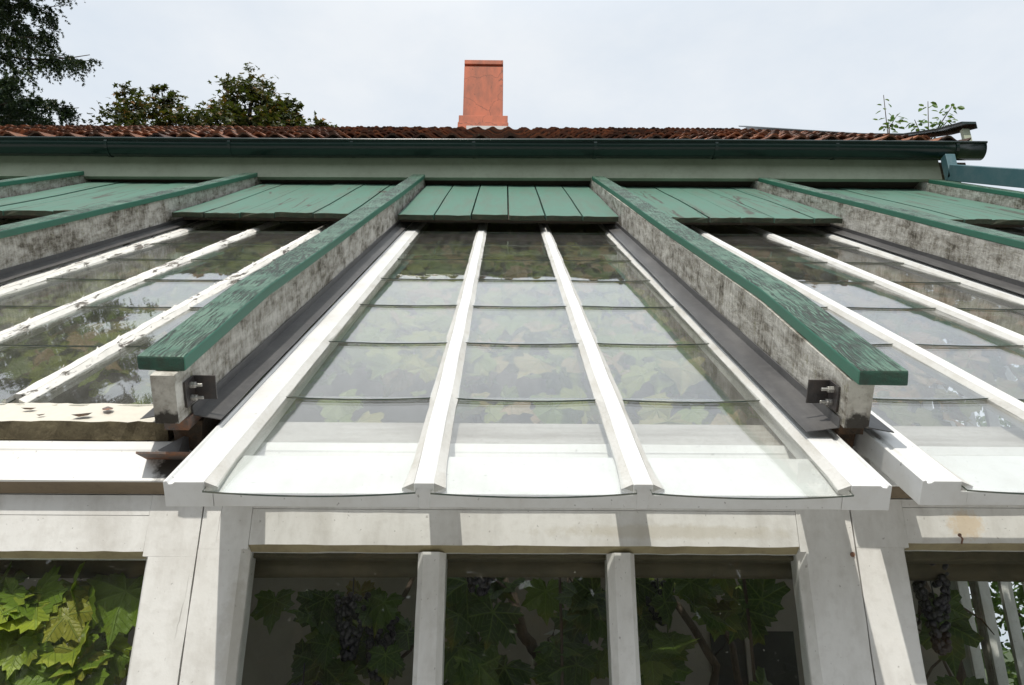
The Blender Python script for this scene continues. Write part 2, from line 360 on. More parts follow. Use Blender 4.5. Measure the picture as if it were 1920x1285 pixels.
def leafmat(name, stops, trans=0.35, veins=False, rough=0.45):
    m_, nt, bs = M(name); out = nt.nodes['Material Output']
    gi = N(nt, 'ShaderNodeNewGeometry'); col = ramp(nt, gi.outputs['Random Per Island'], stops)
    pt = noise(nt, 11, 4, 0.6); col = mix(nt, mth(nt, 'MULTIPLY', ramp(nt, pt, [(0.5, 0), (0.75, 1)]), 0.5), col, stops[0][1])
    if veins:
        uv = N(nt, 'ShaderNodeTexCoord'); sp = N(nt, 'ShaderNodeSeparateXYZ'); nt.links.new(uv.outputs['UV'], sp.inputs[0])
        x = mth(nt, 'MULTIPLY_ADD', sp.outputs[0], 2.4, -1.2); y = mth(nt, 'MULTIPLY_ADD', sp.outputs[1], 2.4, -1.2)
        ang = mth(nt, 'DIVIDE', mth(nt, 'ARCTAN2', x, y), 0.916); r = mth(nt, 'SQRT', mth(nt, 'ADD', mth(nt, 'MULTIPLY', x, x), mth(nt, 'MULTIPLY', y, y)))
        pp = mth(nt, 'PINGPONG', mth(nt, 'ADD', ang, 8.0), 0.5); lat = mth(nt, 'MULTIPLY', pp, r)
        vm = N(nt, 'ShaderNodeMapRange', interpolation_type='SMOOTHSTEP'); nt.links.new(lat, vm.inputs[0])
        vm.inputs[1].default_value = 0.008; vm.inputs[2].default_value = 0.03; vm.inputs[3].default_value = 1; vm.inputs[4].default_value = 0
        sec = mth(nt, 'SINE', mth(nt, 'MULTIPLY', mth(nt, 'SUBTRACT', r, mth(nt, 'MULTIPLY', lat, 0.9)), 42.0))
        s2 = ramp(nt, sec, [(0.80, 0), (1.0, 0.6)])
        vv = mth(nt, 'MAXIMUM', vm.outputs[0], s2)
        col = mix(nt, mth(nt, 'MULTIPLY', vv, 0.5), col, (0.20, 0.30, 0.06))
        edge = mth(nt, 'MULTIPLY', ramp(nt, r, [(0.6, 0), (0.95, 1)]), ramp(nt, pt, [(0.5, 0), (0.62, 1)]))
        col = mix(nt, mth(nt, 'MULTIPLY', edge, 0.55), col, (0.25, 0.19, 0.02))
        h = mth(nt, 'SUBTRACT', noise(nt, 55, 3), mth(nt, 'MULTIPLY', vv, 0.7)); bump(nt, bs, h, 0.9, 0.004)
    setc(nt, bs, col); bs.inputs['Roughness'].default_value = rough; bs.inputs['Specular IOR Level'].default_value = 0.35
    t = N(nt, 'ShaderNodeBsdfTranslucent'); nt.links.new(mix(nt, 0.5, col, (0.16, 0.22, 0.02)), t.inputs[0])
    ms = N(nt, 'ShaderNodeMixShader'); ms.inputs[0].default_value = trans
    nt.links.new(bs.outputs[0], ms.inputs[1]); nt.links.new(t.outputs[0], ms.inputs[2]); nt.links.new(ms.outputs[0], out.inputs[0])
    return m_
m_vshade = leafmat('vine leaves', [(0.0, (0.026, 0.052, 0.014)), (0.5, (0.042, 0.088, 0.018)), (0.8, (0.075, 0.13, 0.022)), (0.95, (0.13, 0.17, 0.028)), (1.0, (0.24, 0.12, 0.04))], 0.25, True)  # darker copy of the vine leaves, shade put into the colour
m_vsun = leafmat('sunlit colour vine leaves', [(0.0, (0.10, 0.17, 0.014)), (0.5, (0.16, 0.25, 0.020)), (0.85, (0.25, 0.31, 0.024)), (1.0, (0.34, 0.27, 0.04))], 0.3, True)  # brighter copy for the left bay, sunlight put into the colour
m_vrusset = leafmat('russet vine leaves under roof', [(0.0, (0.10, 0.11, 0.03)), (0.3, (0.17, 0.17, 0.05)), (0.6, (0.30, 0.17, 0.08)), (0.85, (0.36, 0.20, 0.12)), (1.0, (0.40, 0.28, 0.18))], 0.42, True)
m_vroof = leafmat('vine leaves under roof', [(0.0, (0.10, 0.14, 0.03)), (0.3, (0.18, 0.26, 0.035)), (0.62, (0.31, 0.34, 0.05)), (0.85, (0.38, 0.27, 0.11)), (1.0, (0.46, 0.31, 0.18))], 0.42, True)
m_maple = leafmat('maple leaves', [(0.0, (0.030, 0.042, 0.012)), (0.55, (0.055, 0.062, 0.018)), (0.85, (0.09, 0.065, 0.016)), (1.0, (0.24, 0.10, 0.012))], 0.22)
m_spruce = leafmat('spruce needles', [(0.0, (0.012, 0.028, 0.016)), (0.6, (0.020, 0.042, 0.018)), (0.9, (0.045, 0.075, 0.02)), (1.0, (0.06, 0.055, 0.03))], 0.12)
m_shrub = leafmat('shrub leaves', [(0.0, (0.05, 0.11, 0.025)), (0.6, (0.09, 0.19, 0.035)), (1.0, (0.17, 0.25, 0.06))], 0.4)

def tile_mat():
    m_, nt, bs = M('old clay tiles')
    gi = N(nt, 'ShaderNodeNewGeometry')
    col = ramp(nt, gi.outputs['Random Per Island'], [(0.0, (0.055, 0.028, 0.020)), (0.35, (0.115, 0.048, 0.028)), (0.7, (0.20, 0.075, 0.035)), (1.0, (0.30, 0.115, 0.05))])
    a = noise(nt, 9, 6, 0.65); col = mix(nt, ramp(nt, a, [(0.45, 0), (0.7, 0.8)]), col, (0.05, 0.042, 0.03))
    b = noise(nt, 30, 3); col = mix(nt, ramp(nt, b, [(0.62, 0), (0.72, 0.6)]), col, (0.22, 0.19, 0.13))
    setc(nt, bs, col); bs.inputs['Roughness'].default_value = 0.85; bump(nt, bs, a, 0.4, 0.01)
    return m_
m_tile = tile_mat()
def stucco():
    m_, nt, bs = M('salmon chimney render')
    a = noise(nt, 3.2, 6, 0.6, sc3=(1.4, 1.4, 0.5)); col = mix(nt, ramp(nt, a, [(0.40, 0), (0.68, 0.85)]), (0.47, 0.150, 0.088), (0.21, 0.098, 0.07))
    base = coords(nt); d = N(nt, 'ShaderNodeTexNoise', Scale=5.0, Detail=5.0); nt.links.new(base, d.inputs['Vector'])
    ad = N(nt, 'ShaderNodeVectorMath', operation='MULTIPLY_ADD'); nt.links.new(d.outputs['Color'], ad.inputs[0]); ad.inputs[1].default_value = (.3, .3, .3); nt.links.new(base, ad.inputs[2])
    v = N(nt, 'ShaderNodeTexVoronoi', feature='DISTANCE_TO_EDGE', Scale=1.5); nt.links.new(ad.outputs[0], v.inputs['Vector'])
    cr_ = ramp(nt, v.outputs['Distance'], [(0.004, 1), (0.012, 0)]); col = mix(nt, mth(nt, 'MULTIPLY', cr_, 0.7), col, (0.12, 0.06, 0.045))
    s_ = noise(nt, 26, 3); col = mix(nt, ramp(nt, s_, [(0.68, 0), (0.73, 0.8)]), col, (0.07, 0.05, 0.04))
    setc(nt, bs, col); bs.inputs['Roughness'].default_value = 0.85; bump(nt, bs, noise(nt, 60, 3), 0.2, 0.006)
    return m_
m_chim = stucco()
def grass_mat():
    m_, nt, bs = M('lawn'); a = noise(nt, 0.6, 6, 0.6); b = noise(nt, 40, 3)
    setc(nt, bs, mix(nt, b, ramp(nt, a, [(0.3, (0.03, 0.06, 0.015)), (0.7, (0.07, 0.11, 0.03))]), (0.05, 0.06, 0.02))); bs.inputs['Roughness'].default_value = 0.9
    bump(nt, bs, b, 0.8, 0.03)
    return m_
m_lawn = grass_mat()
m_brick = paint('whitewashed base wall', (0.55, 0.53, 0.48), (0.3, 0.27, 0.2), 0.6, 0.85, bmp=0.4)

# ------------------------------------------------------------------ ground
g = MB().add([(-300, -300, 0), (300, -300, 0), (300, 300, 0), (-300, 300, 0)], [(0, 1, 2, 3)])
go = mesh_obj('ground', g, m_lawn); put(go, None, (0, 0, 0)); tag(go, 'green lawn around the greenhouse and house', 'ground', kind='structure')

m_gravel = paint('pale gravel', (0.35, 0.345, 0.335), (0.20, 0.19, 0.18), 0.8, 0.9, bmp=1.0, scale=9, speck=.2)
gp = MB().add([(-14, -7.5, .004), (14, -7.5, .004), (14, 1.9, .004), (-14, 1.9, .004)], [(0, 1, 2, 3)])
po = mesh_obj('bounce_path', gp, m_gravel); put(po, None, (0, 0, 0)); tag(po, 'pale gravel strip added out of view to bounce neutral light onto the greenhouse front', 'bounce_path', kind='structure')  # unseen ground strip, added so neutral light bounces up instead of lawn green

# ------------------------------------------------------------------ greenhouse: front wall, rafters, boarding
YW = 1.914; PITCH = 1.569
RX = [-3.915, -2.325, -0.783, 0.830, 2.372, 3.955]                   # rafter centre lines
SEAMS = [-5.43, -3.861, -2.292, -0.723, 0.847, 2.416, 3.985]
YB = 7.3                                                            # house wall inside
gh = thing('greenhouse', 'old white lean-to greenhouse with green capped rafters and green boarding below the eaves', 'greenhouse', (0, YW, -EYE))

# base wall + wall plate + sill board
mb = MB().box(-5.5, 4.0, YW+0.01, YW+0.16, -EYE, -0.82)
part('base_wall', mb, m_brick, gh)
XL, XR = -5.5, 4.0
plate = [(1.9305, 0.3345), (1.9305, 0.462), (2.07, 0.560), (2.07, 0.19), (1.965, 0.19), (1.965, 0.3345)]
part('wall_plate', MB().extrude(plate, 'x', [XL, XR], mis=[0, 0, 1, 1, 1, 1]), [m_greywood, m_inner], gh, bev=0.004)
def jx(amp, seed):
    r = random.Random(seed)
    return lambda p, i, j: (p[0], p[1]+r.uniform(-amp, amp), p[2]+r.uniform(-amp, amp))
prof = [(1.873, 0.3545), (1.868, 0.358), (1.908, 0.438), (1.9085, 0.4425), (1.911, 0.446), (1.921, 0.466), (1.930, 0.466), (1.930, 0.3345), (1.914, 0.3335)]
sb = MB().extrude(prof, 'x', list(np.linspace(XL, XR, 60)), fn=jx(0.0007, 3), mis=[0, 0, 0, 0, 0, 0, 0, 0, 1])
part('sill_board', sb, [m_sillboard, m_brown], gh)
# dark soaked patches of the sill board under each rafter foot are real blocks: rotten feet
WIN = {0: dict(op=[-0.605, 0.713], mul=[(-0.1997, -0.1387), (0.2562, 0.3163)], head=0.2147),
       -1: dict(op=[-2.18, -0.850], mul=[(-1.805, -1.745), (-1.355, -1.295)], head=0.197),
       1: dict(op=[0.976, 2.29], mul=[(1.375, 1.435), (1.83, 1.89)], head=0.226),
       -2: dict(op=[-3.745, -2.42], mul=[(-3.35, -3.29), (-2.90, -2.84)], head=0.205),
       2: dict(op=[2.545, 3.86], mul=[(2.94, 3.0), (3.39, 3.45)], head=0.22),
       -3: dict(op=[-5.30, -3.99], mul=[(-4.92, -4.86), (-4.47, -4.41)], head=0.205)}
def jamb(mb, x0, x1, zb, zt, ch0, ch1, y0=YW, mi=0, seed=0):
    """upright with chamfers towards the glass; ch0/ch1: chamfer on the left/right side"""
    c = 0.014; d = 0.026; t = 0.075
    pr = [(x0, y0+t), (x0, y0+(d if ch0 else 0))] + ([(x0+c, y0)] if ch0 else []) + ([(x1-c, y0)] if ch1 else []) + [(x1, y0+(d if ch1 else 0)), (x1, y0+t)]
    r = random.Random(seed)
    mb.extrude(pr, 'z', list(np.linspace(zb, zt, 14)), fn=lambda p, i, j: (p[0]+r.uniform(-.0009, .0009), p[1]+r.uniform(-.0006, .0006), p[2]), mi=mi)
for k in (-3, -2, -1, 0, 1, 2):
    x0, x1 = SEAMS[k+3]+0.0018, SEAMS[k+4]-0.0018; wd = WIN[k]; hb = wd['head']; zb = -0.80
    mb = MB()
    jamb(mb, x0, wd['op'][0], zb, hb-0.010, 0, 1, seed=k*9+1); jamb(mb, wd['op'][1], x1, zb, hb-0.010, 1, 0, seed=k*9+2)
    mb.box(x0, wd['op'][0], YW, YW+0.075, hb-0.0098, 0.331); mb.box(wd['op'][1], x1, YW, YW+0.075, hb-0.0098, 0.331)
    # head board with a raised fillet above it and a sloping grimy underside
    a, b = wd['op'][0]+0.0008, wd['op'][1]-0.0008
    hp = [(YW+0.0012, hb+0.085), (YW+0.0008, hb+0.001), (YW+0.027, hb-0.013), (YW+0.07, hb-0.013), (YW+0.07, hb+0.085)]
    rr = random.Random(k)
    mb.extrude(hp, 'x', list(np.linspace(a, b, 30)), fn=lambda p, i, j: (p[0], p[1]+rr.uniform(-.0006, .0006), p[2]+rr.uniform(-.0012, .0012)*(j in (1, 2))), mis=[0, 1, 0, 0, 0])
    mb.box(a, b, YW+0.0006, YW+0.07, hb+0.0862, 0.331)
    mb.box(a, b, YW-0.01, YW+0.10, zb-0.04, zb)
    f = part('window_frame', mb, [m_white_old, m_sill], gh)
    for i, (m0, m1) in enumerate(wd['mul']):
        q = MB(); jamb(q, m0-0.003, m1+0.003, zb, hb-0.0135, 1, 1, y0=YW+0.004, seed=k*31+i); part('mullion', q, m_white_old, f)
    q = MB(); q.box(wd['op'][0]-0.004, wd['op'][1]+0.004, YW+0.034, YW+0.037, zb, hb+0.01); part('window_glass', q, m_glass_wall, f)
part('nail', MB().tube([(1.098, YW-.012, .243), (1.104, YW-.010, .236), (1.106, YW+.002, .226)], .0022, 6).ball((1.0975, YW-.012, .2445), .0045, 8, 5), m_rust, gh)
part('nail', MB().tube([(0.8365, YW-.004, .199), (0.8365, YW+.004, .199)], .0055, 10), m_rust, gh)
# dark backing behind the joints between the frames
mb = MB()
for sx in SEAMS[1:-1]: part('joint_post', MB().box(sx-0.05, sx+0.05, YW+0.08, YW+0.11, -0.8, 0.19), m_dark, gh)
# inside rail (round pole) under the plate
pts = [(x, 2.075+0.004*math.sin(x*3), 0.185+0.004*math.sin(x*2.1+1)) for x in np.linspace(XL+.1, XR-.1, 24)]
part('pole', MB().tube(pts, 0.034, 12), m_inner, gh, smooth=True)

# rafters with caps, flashing, brackets
BOW = np.array([(1.6, -0.004), (1.72, 0.0), (2.4, 0.036), (4.0, 0.042), (5.4, 0.054), (7.6, 0.078)])
def bow(s): return float(np.interp(s, BOW[:, 0], BOW[:, 1]))
SEND = 7.36
for ri, x in enumerate(RX):
    hw = 0.0275 if ri != 3 else 0.029
    st = list(np.linspace(1.708, SEND+0.35, 46)); r = random.Random(ri)
    mb = MB()
    mb.extrude([(x-hw, 0.034), (x+hw, 0.034), (x+hw, 0.152), (x-hw, 0.152)], 'y', st, mis=[0, 0, 0, 0], mi=1,
               fn=lambda p, i, j: (p[0]+r.uniform(-.0016, .0016)*(i > 0), p[1], p[2]+(bow(p[1]) if j > 1 else 0)))
    ra = part('rafter', mb, [m_rafter, m_rafter_end], gh, slope=True)
    cx = x + (0.030 if ri >= 3 else -0.010); cw = 0.0565
    st = list(np.linspace(1.672 if ri == 3 else 1.735, SEND, 60)); r2 = random.Random(50+ri)
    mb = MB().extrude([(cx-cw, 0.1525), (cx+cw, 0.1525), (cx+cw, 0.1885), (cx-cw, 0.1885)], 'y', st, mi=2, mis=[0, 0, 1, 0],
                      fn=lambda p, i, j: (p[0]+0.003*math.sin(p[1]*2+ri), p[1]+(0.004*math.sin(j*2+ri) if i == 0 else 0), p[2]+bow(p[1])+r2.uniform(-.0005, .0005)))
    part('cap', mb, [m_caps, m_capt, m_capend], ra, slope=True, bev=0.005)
    # lead flashing strips either side, slightly upturned against the wood
    for sd in (-1, 1):
        e0, e1 = x+sd*(hw+0.004), x+sd*(hw+0.070+(0.012 if ri == 3 and sd < 0 else 0))
        r3 = random.Random(ri*5+sd)
        stf = list(np.linspace(1.722 if ri == 3 else 1.778, SEND, 40))
        pr = [(e0, 0.028), (e1, 0.0165), (e1, 0.0185), (e0+sd*0.004, 0.0305), (e0+sd*0.002, 0.052), (e0, 0.052)]
        if sd < 0: pr = pr[::-1]
        part('flashing', MB().extrude(pr, 'y', stf, fn=lambda p, i, j: (p[0]+r3.uniform(-.001, .001), p[1], p[2]+r3.uniform(-.001, .001))), m_lead, ra, slope=True)
    # foot: packing block, rotten stub on the wall plate
    mb = MB().box(x-hw+0.004, x+hw+0.006, 1.742, 1.99, 0.004, 0.0325)
    part('packing_block', mb, m_rust if ri == 2 else m_dark, ra, slope=True)
    mb = MB()
    r4 = random.Random(ri); mb.extrude([(x-hw-0.004, -0.10), (x+hw+0.012, -0.10), (x+hw+0.012, 0.0035), (x-hw-0.004, 0.0035)], 'y', list(np.linspace(1.80, 2.0, 6)),
               fn=lambda p, i, j: (p[0]+r4.uniform(-.004, .004), p[1]+r4.uniform(-.01, .01), p[2]))
    part('rotten_foot', mb, m_dark, ra, slope=True)
    if ri in (2, 3):                              # angle iron with two bolts
        sd = 1 if ri == 2 else -1; xf = x+sd*(hw+0.002); s0 = 1.80
        mb = MB(); n0, n1 = 0.062, 0.122
        a, b = sorted((xf, xf+sd*0.005)); mb.box(a, b, s0-0.052, s0+0.005, n0-0.004, n1)
        a, b = sorted((xf+sd*0.0055, xf+sd*0.056)); mb.box(a, b, s0, s0+0.005, n0, n1)
        for q in (n0+0.013, n0+0.045):
            mb.tube([(xf+sd*0.005, s0-0.026, q), (xf+sd*0.034, s0-0.026, q)], 0.0042, 10, 1)
            mb.tube([(xf+sd*0.0052, s0-0.026, q), (xf+sd*0.0125, s0-0.026, q)], 0.0085, 6, 1)
            mb.tube([(xf+sd*0.0128, s0-0.026, q), (xf+sd*0.0195, s0-0.026, q)], 0.0082, 6, 1)
        part('angle_bracket', mb, [m_iron, m_zinc], ra, slope=True, bev=0.0008)
# rusty support plate and wedge at the foot left of the middle bay
mb = MB().box(-0.872, -0.745, 1.835, 1.93, 0.4155, 0.4205)
mb.add([(-0.835, 1.845, 0.421), (-0.775, 1.845, 0.421), (-0.775, 1.92, 0.421), (-0.835, 1.92, 0.421), (-0.775, 1.86, 0.465), (-0.775, 1.92, 0.475)],
       [(0, 1, 4), (1, 2, 5, 4), (2, 3, 5), (3, 0, 4, 5), (0, 3, 2, 1)], 1)
part('support_plate', mb, [m_rust, m_lead], gh)

# green boarding between the rafters under the house eaves
def boarding(x0, x1, seed, even):
    r = random.Random(seed); mb = MB(); n = 6; e = np.linspace(x0, x1, n+1)
    if not even:
        e[1:-1] += RNG.uniform(-.05, .05, n-1)
    for i in range(n):
        gp = 0.0055 if even else r.choice([0.001, 0.0015, 0.0045, 0.007])
        sa = 5.40 + r.uniform(-.012, .012); dn = r.uniform(-.004, .004); a, b = e[i]+gp, e[i+1]-gp
        st = [sa, 5.6, 5.9, 6.4, 7.0, 7.9]; nx = 7; xs = np.linspace(a, b, nx)
        jag = [r.uniform(-.007, .005)*(1 if even else 1.5) for _ in range(nx)]; cup = r.uniform(-.004, .005)
        pr = [(xx, 0.080) for xx in xs]+[(xx, 0.116) for xx in xs[::-1]]
        idx = list(range(nx))+list(range(nx))[::-1]
        mb.extrude(pr, 'y', st, mi=1, mis=[1]*(nx-1)+[0]+[0]*(nx-1)+[0],
                   fn=lambda p, q, j: (p[0], p[1]+(jag[idx[j]] if q == 0 else 0), p[2]+dn+(p[1]-5.4)*0.021+0.004*math.sin(p[1]*3+seed)+cup*(2*idx[j]/(nx-1)-1)**2+(jag[idx[j]]*.25 if q == 0 else 0)))
    return mb
for k in range(-1, len(RX)-1):
    x0 = RX[k]+0.042 if k >= 0 else -5.45; x1 = RX[k+1]-0.042
    part('boarding', boarding(x0, x1, 11+k, k == 2), [m_board if k == 2 else m_board_split, m_boardend], gh, slope=True, bev=0.003)
    mb = MB().box(x0-.01, x1+.01, 5.62, 7.9, 0.035, 0.06)
    part('under_boarding', mb, m_soffit, gh, slope=True)
# glazed end wall on the right, solid end on the left out of view
mb = MB(); XE = 3.985
for y in np.arange(2.15, 7.2, 0.30):
    zt = min(0.743*y-0.93, 4.2)
    mb.box(XE-0.085, XE, y-0.019, y+0.019, -0.78, zt)
ew = part('end_wall', MB().box(XE-0.09, XE+0.01, 2.0, 7.3, -EYE, -0.785), m_brick, gh)
part('glazing_bars', mb, m_white_old, ew)
mb = MB().extrude([(2.0, 0.42), (7.3, 0.743*7.3-0.98), (7.3, 0.743*7.3-0.90), (2.0, 0.50)], 'x', [XE-0.06, XE]); part('end_rafter', mb, m_white_old, ew)
mb = MB().box(XE-0.10, XE-0.02, 6.66, 6.74, -0.78, 3.9); part('end_post', mb, m_greywood, ew)
mb = MB().add([(-5.48, 2.0, -EYE), (-5.48, 7.3, -EYE), (-5.48, 7.3, 4.4), (-5.48, 2.0, 0.45)], [(0, 1, 2, 3)]); part('left_end_wall', mb, m_white_old, gh)

# ------------------------------------------------------------------ roof sashes
ROW = 0.572
def sash(xl, xr, s0, label, old=False, bars=None, rows_from=None, top=6.3, seed=0, slid=True):
    r = random.Random(seed)
    root = thing('roof_sash', label, 'roof sash', slope=((xl+xr)/2, s0, 0), group='glazed roof sashes between the rafters')
    mw = m_peel if old else m_white; mp_ = m_peel if old else m_putty; amp = 0.0019 if old else 0.0006
    SW = 0.083; gl = -0.016
    st = list(np.arange(s0, top, 0.055 if old else 0.12)) + [top]
    def wob(a):
        return lambda p, i, j: (p[0]+r.uniform(-a, a), p[1]+(r.uniform(-a, a) if i else 0), p[2]+r.uniform(-a, a)*0.6)
    fr = MB()
    stf = [t for t in st if t > s0+0.125] if old else st
    for sd, xo in ((1, xl), (-1, xr)):
        # outer lip, groove, flat top, rebate
        pr = [(xo, -0.055), (xo, 0.001), (xo+sd*0.007, 0.003), (xo+sd*0.011, -0.004), (xo+sd*0.019, -0.003), (xo+sd*0.024, 0.001), (xo+sd*SW, 0.001), (xo+sd*SW, gl-0.006), (xo+sd*(SW+0.016), gl-0.006), (xo+sd*(SW+0.016), -0.055)]
        if sd > 0: pr = pr[::-1]
        fr.extrude(pr, 'y', stf, fn=wob(amp*0.6))
    ix0, ix1 = xl+SW+0.0165, xr-SW-0.0165
    if not old:
        fr.box(ix0, ix1, s0+0.0015, s0+0.190, -0.0545, gl-0.0075)
    frame = part('frame', fr, [mw], root, bev=0.0012 if not old else 0)
    if old:
        q = MB().extrude([(s0, -0.060), (s0+0.005, -0.012), (s0+0.128, -0.010), (s0+0.128, -0.060)], 'x', list(np.linspace(xl+0.002, xr-0.006, 60)), mis=[1, 0, 0, 0], mi=1,
                         fn=lambda p, i, j: (p[0], p[1]+r.uniform(-.0025, .0025), p[2]+r.uniform(-.0015, .0015)))
        part('bottom_rail', q, [m_peel_rail, m_moss], root)
    # putty along the stiles
    def putty(x, sd, wid, first):
        q = []
        st2 = list(np.arange(first, top, 0.03 if old else 0.07)) + [top]
        pr = [(x, -0.0004), (x+sd*wid, gl+0.0012), (x+sd*wid, gl-0.006), (x, gl-0.006)]
        if sd > 0: pr = pr[::-1]
        def f(p, i, j):
            e = r.uniform(-amp*1.2, amp*1.2) if abs(p[0]-x) > 0.001 else 0
            ph = ((p[1]-rows_from) % ROW)/ROW         # each pane carries its own run of putty, wider at its lower end
            e2 = sd*0.004*(1-ph) if abs(p[0]-x) > 0.001 else 0
            fl = sd*0.007*max(0, 1-(p[1]-s0)/0.10) if (abs(p[0]-x) > 0.001 and not old) else 0
            return (p[0]+e+e2+fl, p[1], p[2]+(0.005*(1-ph) if abs(p[0]-x) > .001 else 0)*0.6)
        return MB().extrude(pr, 'y', st2, fn=f)
    fst = s0+0.004 if not old else s0+0.13
    q = putty(xl+SW, 1, 0.017, fst); q2 = putty(xr-SW, -1, 0.017, fst)
    b = len(q.v); q.v += q2.v; q.f += [[i+b for i in f] for f in q2.f]; q.m += q2.m
    part('putty', q, mp_, frame)
    bw = 0.0205 if not old else 0.017
    for x in bars:
        stb = [t for t in st]
        if old: stb = [t for t in st if t > s0+0.125]
        pr = [(x-0.012, -0.055), (x+0.012, -0.055), (x+0.012, gl-0.008), (x+bw, gl-0.008), (x+bw, 0.0), (x+bw-0.003, 0.0015), (x-bw+0.003, 0.0015), (x-bw, 0.0), (x-bw, gl-0.008), (x-0.012, gl-0.008)]
        ph = r.uniform(0, 6)
        bmb = MB().extrude(pr, 'y', stb, fn=(lambda p, i, j: (p[0]+r.uniform(-amp, amp), p[1], p[2]+r.uniform(-amp, amp)*.7)) if old else
                 (lambda p, i, j: (p[0]+0.0006*math.sin(i*1.3+ph), p[1], p[2])))
        if old:                                    # loose curls of paint along the bar
            for _ in range(60):
                t = r.uniform(s0+0.2, 5.4); sd = r.choice((-1, 1)); px = x+sd*r.uniform(bw*0.6, bw*1.5); L = r.uniform(.008, .035); W = r.uniform(.003, .009)
                z0 = -0.002 if abs(px-x) < bw else -0.007; lift = r.uniform(.003, .012)
                bmb.add([(px-W/2, t, z0), (px+W/2, t, z0), (px+W/2+r.uniform(-.003, .006)*sd, t+L*.6, z0+lift*.4), (px-W/2, t+L, z0+lift)], [(0, 1, 2, 3)])
        o = part('glazing_bar', bmb, mw, root, bev=0 if old else 0.0015)
        q = putty(x-bw, -1, 0.0145, fst); q2 = putty(x+bw, 1, 0.0145, fst)
        b = len(q.v); q.v += q2.v; q.f += [[i+b for i in f] for f in q2.f]; q.m += q2.m
        part('bar_putty', q, mp_, o)
    # shingled panes: one mesh of glass per sash, rounded lower edges
    cols = [xl+SW] + list(bars) + [xr-SW]
    gm = MB(); r5 = random.Random(seed+99)
    for c in range(len(cols)-1):
        xa = cols[c]+(0.003 if c == 0 else bw*0.75); xb = cols[c+1]-(0.003 if c == len(cols)-2 else bw*0.75)
        t = rows_from; row = 0; last = top-0.02
        sag = 0.018 if not old else 0.003
        while t < last-0.1:
            sa = t + r5.uniform(-.006, .006)*(row > 0); sb_ = min(t+ROW+0.022, last); tilt = 0.0065/ROW
            tw = r5.uniform(-.0012, .0012); nx = 12; ns = 5; th = 0.0038
            vs = []
            for lay in (0, 1):
                for i in range(ns+1):
                    for j in range(nx+1):
                        u = j/nx; sv = sa + (sb_-sa)*i/ns - (sag*(1-(2*u-1)**2)*(1-i/ns))
                        n_ = gl-0.0045 + (sb_-sv)*tilt + tw*(2*u-1) + (th if lay else 0) + 0.0002*math.sin(7*u+i)
                        vs.append((xa+(xb-xa)*u, sv, n_))
            K = (ns+1)*(nx+1); fs = []; ms = []
            for i in range(ns):
                for j in range(nx):
                    a = i*(nx+1)+j
                    fs.append((a+K, a+1+K, a+nx+2+K, a+nx+1+K)); ms.append(0); fs.append((a, a+nx+1, a+nx+2, a+1)); ms.append(0)
            for j in range(nx):
                fs.append((j, j+1, j+1+K, j+K)); ms.append(1); e = ns*(nx+1)+j; fs.append((e, e+K, e+1+K, e+1)); ms.append(1)
            for i in range(ns):
                a = i*(nx+1); fs.append((a, a+K, a+nx+1+K, a+nx+1)); ms.append(1); a += nx; fs.append((a, a+nx+1, a+nx+1+K, a+K)); ms.append(1)
            b = len(gm.v); gm.v += vs; gm.f += [[q_+b for q_ in f] for f in fs]; gm.m += ms
            if row > 0 or old:                     # grime caught in the lap
                sg = sag*0.98
                vs = []; 
                for j in range(nx+1):
                    u = j/nx; d = sg*(1-(2*u-1)**2); xx = xa+(xb-xa)*u; n0_ = gl-0.0045+(sb_-sa)*tilt - 0.0012
                    wj = r5.uniform(0.004, 0.010)
                    vs += [(xx, sa-d+0.001, n0_), (xx, sa-d+wj, n0_-0.0004)]
                fs = [(2*j, 2*j+2, 2*j+3, 2*j+1) for j in range(nx)]
                gm.add(vs, fs, 2)
            t += ROW; row += 1
    part('glass', gm, [m_glass_old if old else m_glass, m_gedge, m_goverlap], root)
    return root
sash(-0.697, 0.806, 1.470, 'repainted white sash of three glass columns, lower end jutting out over the wall', bars=[-0.163, 0.290], rows_from=1.452, seed=1)
sash(0.882, 2.345, 1.494, 'clean white sash beside the rusty cornered rafter, overhanging the wall', bars=[1.392, 1.850], rows_from=1.476, seed=2)
sash(2.43, 3.92, 1.494, 'clean white sash beyond the second bracketless rafter, at the glazed end wall', bars=[2.93, 3.40], rows_from=1.476, seed=3)
sash(-2.268, -0.835, 1.830, 'flaking white sash pushed up flush with the wall, debris on its cream bottom rail', old=True, bars=[-1.742, -1.300], rows_from=1.945, seed=4)
sash(-3.85, -2.375, 1.830, 'flaking white sash almost hidden behind the mossy rafter left of the debris strewn sash', old=True, bars=[-3.33, -2.86], rows_from=1.945, seed=5)

# ------------------------------------------------------------------ house behind
K_T = 0.0075
def tilt(p): return (p[0], p[1], p[2]+K_T*p[0])
def tilted(mb): mb.v = [tilt(p) for p in mb.v]; return mb
hs = thing('house', 'house with red pantile roof, salmon chimney and dark green gutter above the greenhouse', 'house', (0, 7.3, -EYE))
XA, XZ = -12.0, 4.15
part('wall', MB().box(XA, 3.98, YB+0.002, YB+0.3, -EYE, 5.2), m_plaster, hs)
part('fascia', tilted(MB().box(XA, XZ-0.06, 6.22, 6.27, 4.03, 4.40)), m_fascia, hs)
part('soffit', tilted(MB().box(XA, XZ-0.06, 6.275, YB, 4.06, 4.10)), m_soffit, hs)
d = part('door', MB().box(1.83, 2.56, YB-0.02, YB, -EYE, 0.10), m_black, hs); part('door_post', MB().box(2.12, 2.17, YB-0.045, YB-0.022, -EYE, 0.09), m_plaster, d)
